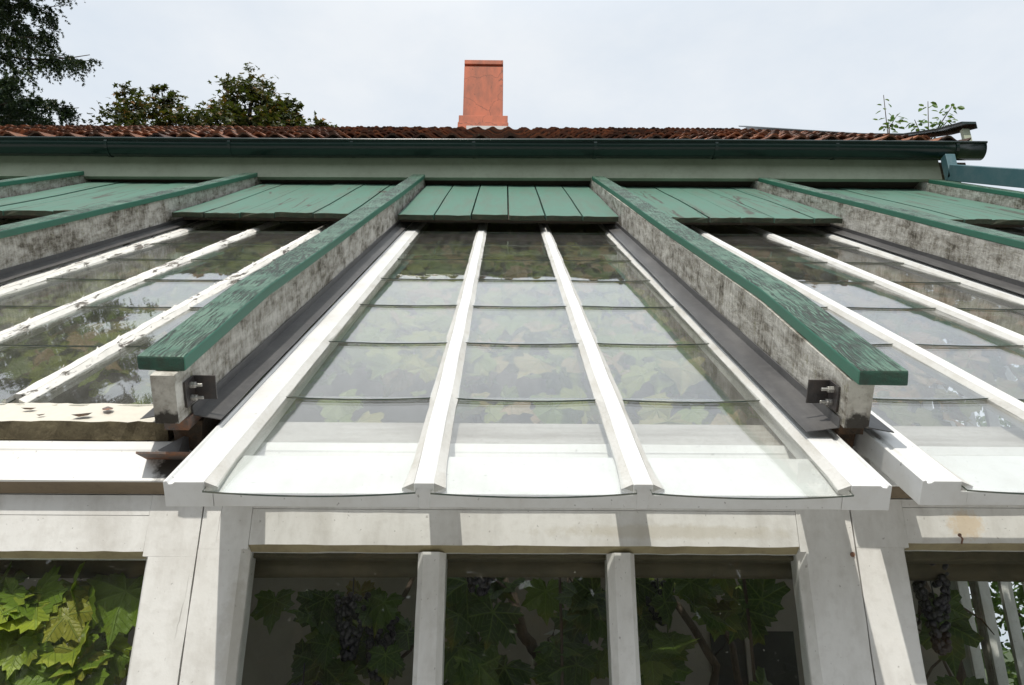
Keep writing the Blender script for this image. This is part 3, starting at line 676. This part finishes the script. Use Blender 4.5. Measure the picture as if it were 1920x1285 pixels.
# gutter
R_ = 0.098; gx0, gx1 = XA, 4.44; gy, gz = 6.105, 4.286
pr = [(gy-R_-0.012, gz+0.004), (gy-R_-0.006, gz+0.012), (gy-R_+0.006, gz+0.010)] + [(gy-(R_-0.006)*math.cos(a), gz-(R_-0.006)*math.sin(a)) for a in np.linspace(0.1, math.pi, 12)] + \
     [(gy+R_, gz+0.0)] + [(gy-R_*math.cos(a), gz-R_*math.sin(a)*1.05) for a in np.linspace(math.pi, 0.05, 14)]
mb = MB().extrude(pr, 'x', list(np.linspace(gx0, gx1, 40)), fn=lambda p, i, j: (p[0], p[1]+0.004*math.sin(p[0]*1.7), p[2]+0.004*math.sin(p[0]*1.1)))
e = [(gx1-0.002, gy-R_*math.cos(a), gz-R_*math.sin(a)*1.05) for a in np.linspace(0, math.pi, 14)]
mb.add(e, [tuple(range(14))]); mb.tube([(x, gy-R_-0.003, gz+0.006+0.004*math.sin(x*1.1)) for x in np.linspace(gx0, gx1, 30)], 0.012, 8)
gu = part('gutter', tilted(mb), m_gutter, hs, smooth=True)
for i in range(13):
    x = -9.23+i*1.115+0.02
    arc = [(x, gy-(R_+.004)*math.cos(a), gz-(R_+.004)*math.sin(a)*1.05) for a in np.linspace(-0.1, math.pi, 12)]
    q = MB()
    for a0, a1 in zip(arc[:-1], arc[1:]):
        q.add([(x-.014, a0[1], a0[2]), (x+.014, a0[1], a0[2]), (x+.014, a1[1], a1[2]), (x-.014, a1[1], a1[2]), (x-.014, (a0[1]-gy)*.94+gy, (a0[2]-gz)*.94+gz), (x+.014, (a0[1]-gy)*.94+gy, (a0[2]-gz)*.94+gz)], [(0, 1, 2, 3), (0, 4, 5, 1)])
    part('gutter_bracket', tilted(q), m_gutter, gu)
# roof: pantiles, each its own piece of the roof mesh, up to the ridge and clipped by the hip
PR = rad(36.95); cy0, cz0 = 6.13, 4.312; RIDGE = 12.3
def hipx(y): return 4.46
mb = MB(); r = random.Random(5); TW = 0.272; TL = 0.40; cP, sP = math.cos(PR), math.sin(PR)
def onroof(x, t, h): return tilt((x, cy0+t*cP-h*sP, cz0+t*sP+h*cP))
def pan(u): # S profile: roll and trough
    return 0.042*math.exp(-((u-0.27)/0.17)**2) - 0.014*math.sin((u-0.45)*math.pi/0.55)*(u > 0.45) + 0.022*max(0, (u-0.88)/0.12)
rows = int((RIDGE-cy0)/cP/TL)+1; ncol = int((XZ+0.6-XA)/TW)
for ri in range(rows):
    for ci in range(ncol):
        x0 = XA+ci*TW+r.uniform(-.006, .006); t0 = ri*TL+r.uniform(-.018, .018); rot = r.uniform(-.02, .02); lift = 0.072+r.uniform(-.006, .012)
        if x0+TW*0.6 > hipx(cy0+t0*cP): continue
        nu = 9; vs = []
        for (t, hh) in ((t0-0.02, lift), (t0+TL+0.03, 0.012)):
            for j in range(nu+1):
                u = j/nu; vs.append(onroof(x0+u*TW*1.06+rot*(t-t0), t, hh+pan(u)))
        for j in range(nu+1):
            u = j/nu; vs.append(onroof(x0+u*TW*1.06, t0-0.02, lift-0.018+pan(u)))
        for j in range(nu+1):
            u = j/nu; vs.append(onroof(x0+u*TW*1.06, t0+0.2, 0.004+pan(u)))
        n1 = nu+1; fs = []
        for j in range(nu): fs += [(j, j+1, n1+j+1, n1+j), (2*n1+j, 2*n1+j+1, j+1, j), (3*n1+j, 3*n1+j+1, 2*n1+j+1, 2*n1+j)]
        mb.add(vs, fs)
rf = part('roof', mb, m_tile, hs, smooth=False)
# underlay, back slope, gable
TR = (RIDGE-cy0)/cP
mb = MB().add([onroof(XA, 0.05, -0.03), onroof(4.40, 0.05, -0.03), onroof(4.40, TR, -0.03), onroof(XA, TR, -0.03), tilt((XA, 18.6, 4.3)), tilt((4.40, 18.6, 4.3))],
              [(0, 1, 2, 3), (3, 2, 5, 4)])
part('roof_underlay', mb, m_soffit, rf)
mb = MB().add([tilt((4.15, 7.31, -EYE)), tilt((4.15, 17.8, -EYE)), tilt((4.15, 17.8, 4.6)), tilt((4.15, RIDGE, 8.85)), tilt((4.15, 7.31, 4.98))], [(0, 1, 2, 3, 4)])
part('gable_wall', mb, m_fascia, hs)
q = MB()
for x in np.arange(XA+.2, 4.2, 0.36):
    a = [(x, RIDGE+0.12*math.cos(t), cz0+TR*sP-0.055+0.085*math.sin(t)) for t in np.linspace(0.15, math.pi-.15, 8)]
    b = [(x+0.385, p[1], p[2]-0.006) for p in a]; j = r.uniform(-.012, .012)
    q.add([tilt((p[0], p[1], p[2]+j)) for p in a+b], [(i, i+1, i+9, i+8) for i in range(7)])
part('ridge_tiles', q, m_tile, rf)
# verge flashing of dark green metal, kicked up at the eaves
mb = MB(); vp = [(4.43, 6.10, 4.60), (4.41, 6.45, 4.78), (4.40, 7.0, 5.12), (4.43, 8.0, 5.85), (4.53, RIDGE, 9.15)]
mb.extrude([(-0.11, -0.004), (0.02, -0.004), (0.02, -0.055), (0.026, -0.055), (0.026, 0.022), (-0.11, 0.022)], 'y', [p[1] for p in vp],
           fn=lambda p, i, j: (vp[i][0]+p[0], p[1], vp[i][2]+p[2]))
part('verge_flashing', mb, m_gutter, hs)
mb = MB().box(4.35, 4.42, 6.16, 6.20, 4.33, 4.585); part('verge_end', mb, m_fascia, hs)
mb = MB().box(4.10, 4.40, 6.30, 7.2, 4.16, 4.30); part('eave_return', mb, m_soffit, hs)
# square downpipe lying along the last rafter
mb = MB(); 
def sq(a, b, h=0.045):
    a, b = Vector(a), Vector(b); d = (b-a).normalized(); s_ = d.cross(Vector((0, 0, 1))).normalized()*h; u = s_.cross(d).normalized()*h*1.6
    mb.add([tuple(a-s_-u), tuple(a+s_-u), tuple(a+s_+u), tuple(a-s_+u), tuple(b-s_-u), tuple(b+s_-u), tuple(b+s_+u), tuple(b-s_+u)], [(0, 1, 2, 3), (7, 6, 5, 4), (0, 4, 5, 1), (1, 5, 6, 2), (2, 6, 7, 3), (3, 7, 4, 0)])
sq((4.07, 6.02, 4.0), (4.07, 1.9, 1.03))
mb.box(4.025, 4.115, 6.00, 6.09, 3.95, 4.19)
part('downpipe', mb, m_pipe, hs, bev=0.005)
# chimney
cy = 12.2; q_ = cy/9.4
ch = part('chimney', MB().box(-0.621*q_, -0.0435*q_, cy, cy+.75, 8.2, 8.02*q_), m_chim, hs, bev=0.008)
part('chimney_cap', MB().box(-0.585*q_, -0.075*q_, cy+.05, cy+.70, 8.0205*q_, 8.062*q_, 1).box(-0.621*q_, -0.0435*q_, cy-.004, cy+.754, 8.0625*q_, 8.14*q_), [m_chim, m_soffit], ch, bev=0.008)
part('chimney_plinth', MB().box(-0.676*q_, 0.030*q_, cy-.07, cy+.82, 8.2, 7.10*q_).box(-0.688*q_, 0.040*q_, cy-.085, cy+.835, 8.2, 6.975*q_), m_chim, ch, bev=0.008)
part('chimney_flashing', MB().box(-0.56*q_, 0.045*q_, cy-.13, cy-.087, 8.2, 6.885*q_), m_steel, ch)

# ------------------------------------------------------------------ foliage builders
def leaf_shape(npt=38, ring=True, lobes=((0, 1.0), (26, .66), (52, .9), (80, .55), (106, .72), (140, .5), (168, .36), (180, .12)), tooth=.07):
    a = np.linspace(-180, 180, npt, endpoint=False); la = np.array([l[0] for l in lobes]); lr = np.array([l[1] for l in lobes])
    rr = np.interp(np.abs(a), la, lr); rr = rr*(1+tooth*np.where(np.arange(npt) % 2, 1, -1)*(np.abs(a) < 165))
    t = np.radians(a); x = rr*np.sin(t); y = rr*np.cos(t)
    z = 0.10*np.cos(np.radians(np.abs(a))/0.916*2*np.pi)*rr*.6 - 0.22*rr**2
    if ring:
        V = [(0, 0, 0)]; V += [(x[i]*.5, y[i]*.5, (0.05*np.cos(t[i]/0.916*2*np.pi)-.05)*rr[i]) for i in range(npt)]; V += [(x[i], y[i], z[i]) for i in range(npt)]
        F = [(0, 1+i, 1+(i+1) % npt) for i in range(npt)] + [(1+i, 1+npt+i, 1+npt+(i+1) % npt, 1+(i+1) % npt) for i in range(npt)]
        V = np.array(V)
    else:
        V = np.array([(0, 0, 0)] + [(x[i], y[i], z[i]) for i in range(npt)]); F = [(0, 1+i, 1+(i+1) % npt) for i in range(npt)]
    return V, F
VL3 = [leaf_shape(), leaf_shape(42, lobes=((0, 1.0), (20, .74), (45, .95), (78, .62), (112, .78), (145, .5), (168, .3), (180, .1)), tooth=.09),
       leaf_shape(34, lobes=((0, 1.05), (30, .58), (56, .86), (84, .48), (110, .64), (142, .42), (168, .3), (180, .1)), tooth=.08)]
VLEAF_LO = leaf_shape(22, False, tooth=0.06)
MLEAF = leaf_shape(10, False, ((0, 1), (36, .45), (72, .9), (108, .4), (144, .7), (180, .15)), 0)
OV = (np.array([(0, 0, 0), (.28, .35, .04), (.24, .8, .02), (0, 1.1, -.08), (-.24, .8, .02), (-.28, .35, .04)]), [(0, 1, 2, 3), (0, 3, 4, 5)])
def scatter(base, P, D, Nn, S, flex=0.0, uvs=False):
    """copies of base at P, +y along D, normal about Nn, size S -> numpy mesh tuple"""
    V, F = base; n = len(P); Nn = Nn/np.linalg.norm(Nn, axis=1, keepdims=True)
    D = D - (D*Nn).sum(1, keepdims=True)*Nn; D = D/(np.linalg.norm(D, axis=1, keepdims=True)+1e-9); X = np.cross(D, Nn)
    z = V[None, :, 2]*(1+flex*RNG.normal(size=(n, 1)))
    z = z + RNG.normal(0, flex*.30, (n, 1))*V[None, :, 1]**2 + np.abs(RNG.normal(0, flex*.55, (n, 1)))*np.abs(V[None, :, 0]) + RNG.normal(0, flex*.4, (n, 1))*V[None, :, 0]*V[None, :, 1]
    asp = RNG.uniform(.82, 1.15, (n, 1)) if flex else np.ones((n, 1))
    W = P[:, None, :] + S[:, None, None]*(X[:, None, :]*(V[None, :, 0]*asp)[:, :, None] + D[:, None, :]*V[None, :, 1:2] + Nn[:, None, :]*z[:, :, None])
    k = len(V); out = W.reshape(-1, 3); faces = []
    for i in range(n): faces += [tuple(j+i*k for j in f) for f in F]
    uv = np.tile((V[:, :2]+1.2)/2.4, (n, 1)) if uvs else None
    return (out, faces, None, uv) if uvs else (out, faces, None)
def merge(a, b):
    o = len(a[0]); r_ = [np.vstack((a[0], b[0])), a[1]+[tuple(i+o for i in f) for f in b[1]], None]
    if len(a) > 3: r_.append(np.vstack((a[3], b[3])))
    return tuple(r_)
CS, SS = math.cos(PHI), math.sin(PHI)
def slope_pts(x, s, n):
    n = n-HN; return np.stack([x, s*CS-n*SS, s*SS+n*CS], 1)

# ------------------------------------------------------------------ grape vines in the greenhouse
def vine(xa, xb, n_roof, label, trunk, front=None, grapes=(), sunny=False):
    root = thing('grape_vine', label, 'grape vine', ((xa+xb)/2, 2.45, -EYE), group='grape vines trained under the glass')
    x = RNG.uniform(xa, xb, n_roof); s = RNG.uniform(2.02, 8.2, n_roof); n = -0.085-np.abs(RNG.normal(0, .11, n_roof))-0.01*(s-2)
    n2 = n_roof//2; x[:n2] = RNG.uniform(xa, xb, n2); s[:n2] = RNG.uniform(2.6, 5.7, n2); n[:n2] = RNG.uniform(-.15, -.075, n2)   # the top layer lies against the glass
    P = slope_pts(x, s, n); Nn = np.tile(np.array([0, -SS-.35, CS]), (n_roof, 1))+RNG.normal(0, .30, (n_roof, 3)); D = RNG.normal(0, .6, (n_roof, 3))+np.array([0, -.8, -.5])
    lo = scatter(VLEAF_LO, P, D, Nn, RNG.uniform(.05, .12, n_roof), .6, True)
    V = lo[0]; nn = V[:, 1]*(-SS)+V[:, 2]*CS+HN; ex = np.maximum(nn+.064, 0)[:, None]; V -= ex*np.array([[0, -SS, CS]])   # pressed flat below the bars
    part('roof_leaves', lo, m_vrusset if xa > .85 else m_vroof, root)
    Pf = []; 
    for (fx0, fx1, fz0, fz1, cnt, y0, y1) in (front or []):
        Pf.append(np.stack([RNG.uniform(fx0, fx1, cnt), RNG.uniform(y0, y1, cnt), RNG.uniform(fz0, fz1, cnt)], 1))
    if Pf:
        P = np.vstack(Pf); c = len(P); Nn = np.tile(np.array([0, -1, .45]), (c, 1))+RNG.normal(0, .38, (c, 3)); D = np.tile(np.array([0, -.25, -1.]), (c, 1))+RNG.normal(0, .55, (c, 3))
        S_ = RNG.uniform(.075, .125, c) if sunny else RNG.uniform(.065, .115, c); lf = None
        for q in range(3):
            m3 = scatter(VL3[q], P[q::3], D[q::3], Nn[q::3], S_[q::3], .6, True); lf = m3 if lf is None else merge(lf, m3)
        part('leaves', lf, m_vsun if sunny else m_vshade, root, smooth=True)
    mb = MB()
    for pts, r0, r1 in trunk:
        pts = [Vector(p) for p in pts]; fine = []
        for a, b in zip(pts[:-1], pts[1:]):
            for q in range(5): fine.append(a.lerp(b, q/5)+Vector((random.gauss(0, .004), random.gauss(0, .004), random.gauss(0, .004))))
        fine.append(pts[-1]); mb.tube(fine, list(np.linspace(r0, r1, len(fine))), 8)
    for _ in range(16 if front else 0):           # thin side shoots
        a = Vector((random.uniform(xa+.1, xb-.1), random.uniform(2.2, 2.5), random.uniform(-.6, .15))); d_ = Vector((random.gauss(0, .2), random.gauss(0, .08), random.gauss(.05, .2)))
        mb.tube([a, a+d_*.4+Vector((0, 0, .02)), a+d_*.75, a+d_+Vector((random.gauss(0, .03), 0, -.03))], [.0045, .004, .003, .0015], 5)
    part('stem', mb, m_bark, root, smooth=True)
    for (gx, gy_, gz_, L, cnt) in grapes:
        q = MB(); rr = random.Random(int(gx*1000))
        for i in range(cnt):
            t = rr.random(); w_ = 0.045*(1-t*.75); a = rr.uniform(0, 6.28)
            q.ball((gx+w_*math.cos(a), gy_+w_*math.sin(a), gz_-t*L), rr.uniform(.008, .0105), 8, 5)
        q.tube([(gx, gy_, gz_+.05), (gx+.003, gy_, gz_-L*.8)], .002, 5)
        part('grape_cluster', q, m_grape, root, smooth=True)
    return root
G = -EYE
vine(-2.25, -0.80, 1096, 'sunlit grape vine pressing big bright leaves against the pane left of the wide corner posts',
     [([(-1.6, 2.6, G), (-1.55, 2.5, -.6), (-1.5, 2.5, .2), (-1.45, 2.7, .75), (-1.4, 4.5, 2.1)], .028, .014)],
     front=[(-2.1, -0.94, -.85, .02, 190, 1.985, 2.05), (-2.1, -1.0, -.25, .13, 75, 1.98, 2.025), (-1.36, -.92, -.25, .13, 70, 1.98, 2.03), (-1.5, -0.9, .05, .2, 8, 2.05, 2.15), (-2.1, -.9, -.8, .1, 60, 2.12, 2.3)], sunny=True)
vine(-0.76, 0.80, 1213, 'shaded dark grape vine with twisted bare branches behind the middle three panes',
     [([(0.30, 2.5, G), (0.22, 2.46, -.6), (0.165, 2.42, -.11), (0.106, 2.42, -.049), (0.068, 2.42, .022), (0.0, 2.42, .19), (-0.03, 2.45, .3), (-.1, 2.8, .8), (-.2, 4.6, 2.2)], .020, .014),
      ([(0.10, 2.42, -.06), (0.16, 2.42, .0), (0.24, 2.40, .04)], .007, .004), ([(-0.02, 2.42, .2), (-0.10, 2.4, .135), (-0.2, 2.38, .04), (-.3, 2.38, -.06)], .008, .005),
      ([(0.20, 2.40, .2), (0.165, 2.4, .06), (0.13, 2.4, -.03)], .0035, .003), ([(-.62, 2.35, -.25), (-.50, 2.35, -.12), (-.38, 2.35, .0), (-.28, 2.36, .12), (-.25, 2.4, .25)], .010, .007),
      ([(0.62, 2.5, -.7), (0.57, 2.45, -.25), (0.62, 2.42, -.05), (0.52, 2.42, .1), (0.40, 2.42, .2)], .014, .010),
      ([(0.66, 2.2, -.7), (0.655, 2.2, .2)], .0045, .0045), ([(0.16, 2.2, -.7), (0.155, 2.2, .22)], .004, .004), ([(.62, 2.5, -.7), (.70, 2.45, -.2), (.66, 2.44, .05), (.60, 2.5, .25)], .012, .009),
      ([(.42, 2.4, -.45), (.46, 2.4, -.2), (.43, 2.4, .0)], .008, .005)],
     front=[(-0.60, -0.22, -.75, .14, 50, 2.12, 2.40), (-.58, -.25, -.85, -.12, 16, 2.0, 2.1), (-.13, .24, -.8, -.16, 20, 2.1, 2.4), (-.12, .02, -.14, .18, 12, 2.15, 2.35), (.12, .26, -.10, .16, 12, 2.15, 2.35), (.30, .46, -.5, .18, 34, 2.1, 2.4), (.45, .72, -.6, -.10, 20, 2.15, 2.4), (.47, .72, .08, .20, 9, 2.15, 2.35)],
     grapes=[(-.40, 2.2, .12, .16, 110), (-.33, 2.25, .06, .15, 100), (-.50, 2.15, -.10, .2, 150), (-.41, 2.18, -.15, .17, 120), (-.06, 2.1, .2, .09, 60), (.42, 2.2, .15, .1, 46)])
vine(0.86, 2.33, 1096, 'dark grape vine dangling one grape bunch beside the pale bars of the end wall',
     [([(1.5, 2.6, G), (1.45, 2.5, -.5), (1.3, 2.45, .1), (1.2, 2.5, .4), (1.3, 4.5, 2.1)], .02, .013), ([(1.10, 2.1, .25), (1.08, 2.12, .1), (1.04, 2.1, 0.0)], .006, .004)],
     front=[(1.02, 1.32, -.35, -.10, 8, 2.02, 2.16), (1.13, 1.20, .02, .12, 2, 2.1, 2.15), (1.4, 2.2, -.7, .0, 26, 2.1, 2.4)],
     grapes=[(1.10, 2.08, .20, .22, 130)])
vine(2.40, 3.9, 939, 'russet leaved grape vine at the far corner beneath the sash by the end wall',
     [([(3.2, 2.8, G), (3.1, 2.6, .2), (3.1, 4.0, 1.7), (3.0, 5.5, 2.9)], .025, .012)])
vine(-3.85, -2.35, 822, 'grape vine mostly hidden under the flaking sash behind the mossy rafter',
     [([(-3.2, 2.7, G), (-3.1, 2.6, .2), (-3.1, 4.0, 1.7), (-3.0, 5.5, 2.9)], .025, .012)])

# patio heater inside
ht = thing('patio_heater', 'mushroom shaped patio heater with a flat reflector and dark burner, seen through the middle pane', 'heater', (0.457, 5.0, -EYE))
mb = MB()
prr = [(0.205, 0.0), (0.15, 0.028), (0.07, 0.043), (0.012, 0.052)]
vs = []; 
for rr_, zz in prr: vs += [(0.457+rr_*math.cos(t), 5.0+rr_*math.sin(t), 0.045+zz) for t in np.linspace(0, 2*math.pi, 28, endpoint=False)]
mb.add(vs, [(i*28+j, i*28+(j+1) % 28, (i+1)*28+(j+1) % 28, (i+1)*28+j) for i in range(3) for j in range(28)])
part('reflector', mb, m_steel, ht, smooth=True)
part('burner', MB().tube([(0.457, 5, -.07), (0.457, 5, .045)], [.072, .078], 16), m_iron, ht)
part('pole', MB().tube([(0.457, 5, -1.3), (0.457, 5, -.07)], .022, 12).tube([(0.49, 5, -.5), (0.49, 5, -.07)], .009, 8), m_steel, ht, smooth=True)
part('base', MB().tube([(0.457, 5, -EYE), (0.457, 5, -1.25), (0.457, 5, -1.2)], [.2, .19, .1], 20), m_iron, ht)

# ------------------------------------------------------------------ trees
def leafy(name, label, cat, base, clumps, n_per, size, mat, trunk, lb=MLEAF, group=None):
    root = thing(name, label, cat, base, group=group)
    P = []; 
    for (c, rx, ry, rz) in clumps:
        sub = max(3, int(n_per*rx*rz)//26)
        for _ in range(sub):
            d = RNG.normal(size=3); d /= np.linalg.norm(d); k_ = RNG.uniform(.5, 1.06)
            q = np.array(c)+d*np.array([rx, ry, rz])*k_; m_ = RNG.integers(9, 26)
            P.append(q+RNG.normal(0, 1, (m_, 3))*np.array([.19, .19, .13])*min(1, rx))
    P = np.vstack(P); n = len(P); Nn = np.tile(np.array([0, -.4, 1.]), (n, 1))+RNG.normal(0, .6, (n, 3)); D = RNG.normal(0, 1, (n, 3))+np.array([0, 0, -.6])
    part('crown', scatter(lb, P, D, Nn, RNG.uniform(size*.7, size*1.25, n), .5), mat, root)
    mb = MB()
    for pts, r0, r1 in trunk: mb.tube(pts, list(np.linspace(r0, r1, len(pts))), 7)
    part('trunk', mb, m_bark, root, smooth=True)
    return root
MS = 1.36
def ms(c): return (c[0]*MS, c[1]*MS, c[2]*MS if c[2] > -EYE else -EYE)
def msc(cl): return [(ms(c), a*MS, b*MS, d_*MS) for c, a, b, d_ in cl]
def mst(tr): return [([ms(p) for p in pts], a*MS, b*MS) for pts, a, b in tr]
leafy('maple_tree', 'olive and rust coloured maple crown with the tallest dome over the tiled roof', 'maple tree', ms((-6.9, 18, -EYE)),
      msc([((-7.15, 18, 13.95), .78, .9, .80), ((-7.9, 18.3, 13.4), .75, .9, .6), ((-6.3, 18, 13.3), .7, .9, .6), ((-5.75, 17.8, 13.55), .32, .5, .42), ((-5.3, 18.2, 13.05), .5, .6, .42), ((-6.9, 18, 12.6), 1.9, 1.4, .7)]),
      1500, .155, m_maple, mst([([(-6.9, 18, -EYE), (-6.9, 18, 6), (-7.0, 18, 11), (-7.1, 18, 14)], .3, .05), ([(-6.9, 18, 9), (-6, 18, 12), (-5.4, 18, 13.3)], .1, .02), ([(-6.9, 18, 9), (-7.8, 18, 12), (-8.0, 18, 13.6)], .1, .02)]))
leafy('maple_tree', 'ragged two peaked maple crown between the spruce and the taller maple', 'maple tree', ms((-9.9, 17.5, -EYE)),
      msc([((-10.1, 17.5, 13.5), .42, .6, .48), ((-9.1, 17.5, 13.5), .40, .6, .50), ((-9.75, 17.5, 12.8), .95, .9, .6), ((-8.7, 17.6, 12.85), .7, .8, .5), ((-9.9, 17.5, 12.0), 1.4, 1.2, .6)]),
      1300, .15, m_maple, mst([([(-9.9, 17.5, -EYE), (-9.8, 17.5, 8), (-9.9, 17.5, 12.6)], .22, .05), ([(-9.8, 17.5, 9), (-9.1, 17.5, 13.4)], .07, .02), ([(-9.8, 17.5, 9.6), (-10.2, 17.5, 13.5)], .07, .02)]))

def spruce():
    bx, by = -18.9, 20.0
    root = thing('spruce_tree', 'tall dark spruce with drooping branches beyond the left end of the tiled roof', 'spruce tree', (bx, by, -EYE)); limb = MB(); P = []; D = []; S = []
    limb.tube([(bx, by, -EYE), (bx, by, 14), (bx+.1, by, 26), (bx, by, 38)], [.48, .38, .24, .03], 9)
    r = random.Random(3); z = 9.8
    while z < 37:
        Lm = 5.3*min(1, ((38.5-z)/17))**0.8
        for _ in range(8):
            a = r.uniform(0, 2*math.pi); L = Lm*r.uniform(.72, 1.03); zz = z+r.uniform(-.35, .35); dirv = np.array([math.cos(a), math.sin(a), 0])
            n = 9; pts = []
            for i in range(n+1):
                t = i/n; pts.append(np.array([bx, by, zz])+dirv*L*t+np.array([0, 0, -.22*L*t-.25*L*t*(1-t)+.14*L*t**3])+np.array([r.gauss(0, .05), r.gauss(0, .05), r.gauss(0, .04)])*t)
            limb.tube([tuple(p) for p in pts], list(np.linspace(.06*L/4.5, .012, n+1)), 5)
            side = np.array([-dirv[1], dirv[0], 0]); j = 0
            ncl = int(L*3.9)
            for cl in range(ncl):                    # boughs: clusters of hanging twigs
                t = r.uniform(.2, 1.0)**.7; i = min(int(t*n), n-1); p0 = pts[i]+(pts[i+1]-pts[i])*(t*n-i); off = side*r.gauss(0, .38)*(1.25-t)
                for tw in range(r.randint(4, 7)):
                    p = p0+off*r.uniform(.4, 1.1)+dirv*r.gauss(0, .12); tl = r.uniform(.25, .85); dv = dirv*r.uniform(-.1, .7)+side*r.gauss(0, .5)+np.array([0, 0, -r.uniform(.3, 1.6)]); dv /= np.linalg.norm(dv)
                    k_ = max(4, int(tl/.055))
                    for q in range(k_):
                        P.append(p+dv*tl*q/k_+np.array([r.gauss(0, .02), r.gauss(0, .02), r.gauss(0, .02)-.08*(q/k_)**2])); D.append(dv+np.array([r.gauss(0, .55), r.gauss(0, .55), r.gauss(0, .4)])); S.append(r.uniform(.09, .17)*(1.1-.4*q/k_))
        z += 0.72
    P = np.array(P); D = np.array(D); S = np.array(S)
    tuft = (np.array([(-.13, 0, 0), (.13, 0, 0), (.5, .75, .1), (.1, .45, 0), (0, 1.15, -.05), (-.1, .45, .05), (-.45, .8, .1), (0, .1, -.1), (.1, .5, .45), (-.1, .6, -.4)]), [(0, 1, 2, 3), (0, 3, 4, 5), (0, 5, 6), (7, 8, 3), (7, 5, 9)])
    part('crown', scatter(tuft, P, D, RNG.normal(0, 1, (len(P), 3))+np.array([0, 0, .6]), S, .3), m_spruce, root)
    part('trunk', limb, m_bark, root, smooth=True)
spruce()

# two slender saplings beyond the hip of the roof
def sapling(label, base, stems):
    root = thing('sapling', label, 'sapling', base, group='saplings behind the roof')
    mb = MB(); P = []; D = []; r = random.Random(int(base[0]*100))
    for pts in stems:
        mb.tube(pts, list(np.linspace(.011, .004, len(pts))), 6)
        a, b = [np.array(q) for q in pts[-2:]]
        for i in range(10):
            t = .12+.9*i/10; p = a+(b-a)*t; sd = 1 if i % 2 else -1
            for q in range(r.randint(1, 3)):
                P.append(p+np.array([sd*(.02+.035*q), r.gauss(0, .03), r.gauss(-.005*q, .012)])); D.append([sd*.5, r.gauss(0, .4), -.8])
    P = np.array(P); D = np.array(D)
    part('crown', scatter(OV, P, D, np.tile(np.array([0, -.5, .9]), (len(P), 1))+RNG.normal(0, .4, (len(P), 3)), RNG.uniform(.06, .095, len(P)), .3), m_shrub, root)
    part('trunk', mb, m_bark, root)
sapling('thin upright sapling tip with sparse leaves, nearer the chimney of the two', (4.74, 8.05, -EYE), [[(4.74, 8.05, -EYE), (4.72, 8.03, 3), (4.70, 8.0, 5.75), (4.755, 8.0, 6.45)], [(4.70, 8.0, 5.7), (4.74, 8.0, 5.95), (4.88, 8.0, 6.16)]])
sapling('spreading sapling tip forking two ways just above the roof corner', (5.2, 8.05, -EYE), [[(5.2, 8.05, -EYE), (5.2, 8.03, 4), (5.2, 8.0, 5.78), (5.30, 8.0, 6.36)], [(5.2, 8, 5.75), (5.36, 8, 5.98), (5.62, 8.0, 6.33)], [(5.2, 8, 5.7), (5.3, 8, 5.85), (5.5, 8.0, 6.08)], [(5.2, 8, 5.72), (5.12, 8, 5.85), (5.08, 8.0, 6.08)]])

# shrub outside the glazed end wall
def bush(label, base, c, rad3, n, size):
    root = thing('shrub', label, 'shrub', base)
    d = RNG.normal(size=(n, 3)); d /= np.linalg.norm(d, axis=1, keepdims=True); P = np.array(c)+d*np.array(rad3)*(RNG.uniform(.35, 1, (n, 1)))+RNG.normal(0, .06, (n, 3)); P[:, 2] = np.maximum(P[:, 2], -EYE+.05)
    part('leaves', scatter(OV, P, RNG.normal(0, 1, (n, 3))+np.array([0, 0, -.5]), np.tile(np.array([-.5, -.3, .8]), (n, 1))+RNG.normal(0, .6, (n, 3)), RNG.uniform(size*.7, size*1.3, n), .3), m_shrub, root)
    mb = MB()
    for q in range(7): mb.tube([(base[0]+.1*q-.3, base[1], -EYE), (c[0]+random.uniform(-.6, .6)*rad3[0], c[1]+random.uniform(-.6, .6)*rad3[1], c[2]+.5*rad3[2])], [.02, .005], 5)
    part('stem', mb, m_bark, root)
bush('leafy green shrub showing between the pale bars of the end wall', (5.9, 8.0, -EYE), (5.9, 8.0, .9), (1.7, 2.9, 2.8), 9500, .10)

# hedge out of view behind the viewer, added to darken the window reflections
n = 9000; P = np.stack([RNG.uniform(-20, 20, n), RNG.uniform(-13, -9.5, n), RNG.uniform(0, 1, n)], 1); P[:, 2] = P[:, 2]*(6.2+.7*np.sin(P[:, 0]*.8)+.5*np.sin(P[:, 0]*2.1))
hd = scatter(OV, P, RNG.normal(0, 1, (n, 3)), np.tile(np.array([0, 1., .6]), (n, 1))+RNG.normal(0, .5, (n, 3)), RNG.uniform(.5, .9, n), .3)
ho = mesh_obj('unseen_hedge', hd, m_maple); put(ho, None, (0, 0, 0)); tag(ho, 'hedge added out of view behind the viewer to darken the window reflections', 'unseen_hedge', kind='stuff')

# dead leaves lying on the cream rail of the old sash
for i, (x, sv) in enumerate([(-1.40, 1.885), (-1.22, 1.90), (-1.02, 1.90), (-1.17, 1.86), (-1.52, 1.87), (-1.06, 1.855)]):
    p = S2W(x, sv, -0.0085); o = thing('dead_leaf', 'crumpled brown leaf scrap on the cream rail of the flaking sash', 'dead leaf', (p[0], p[1], p[2]-EYE), group='dead leaf scraps on the cream rail')
    V, F = OV; q = MB(); a = i*1.7; sc_ = .013+.009*(i % 3)
    vs = []
    for v in V:
        x_ = v[0]*math.cos(a)-(v[1]-.5)*math.sin(a); y_ = v[0]*math.sin(a)+(v[1]-.5)*math.cos(a)
        n_ = .5*abs(x_)+.5*y_*y_; vs.append((p[0]+x_*sc_*1.6, p[1]+(y_*CS-n_*SS)*sc_, p[2]-EYE+(y_*SS+n_*CS)*sc_+.0015))
    q.add(vs, F); part('blade', q, m_dark if i % 2 else m_rust, o)
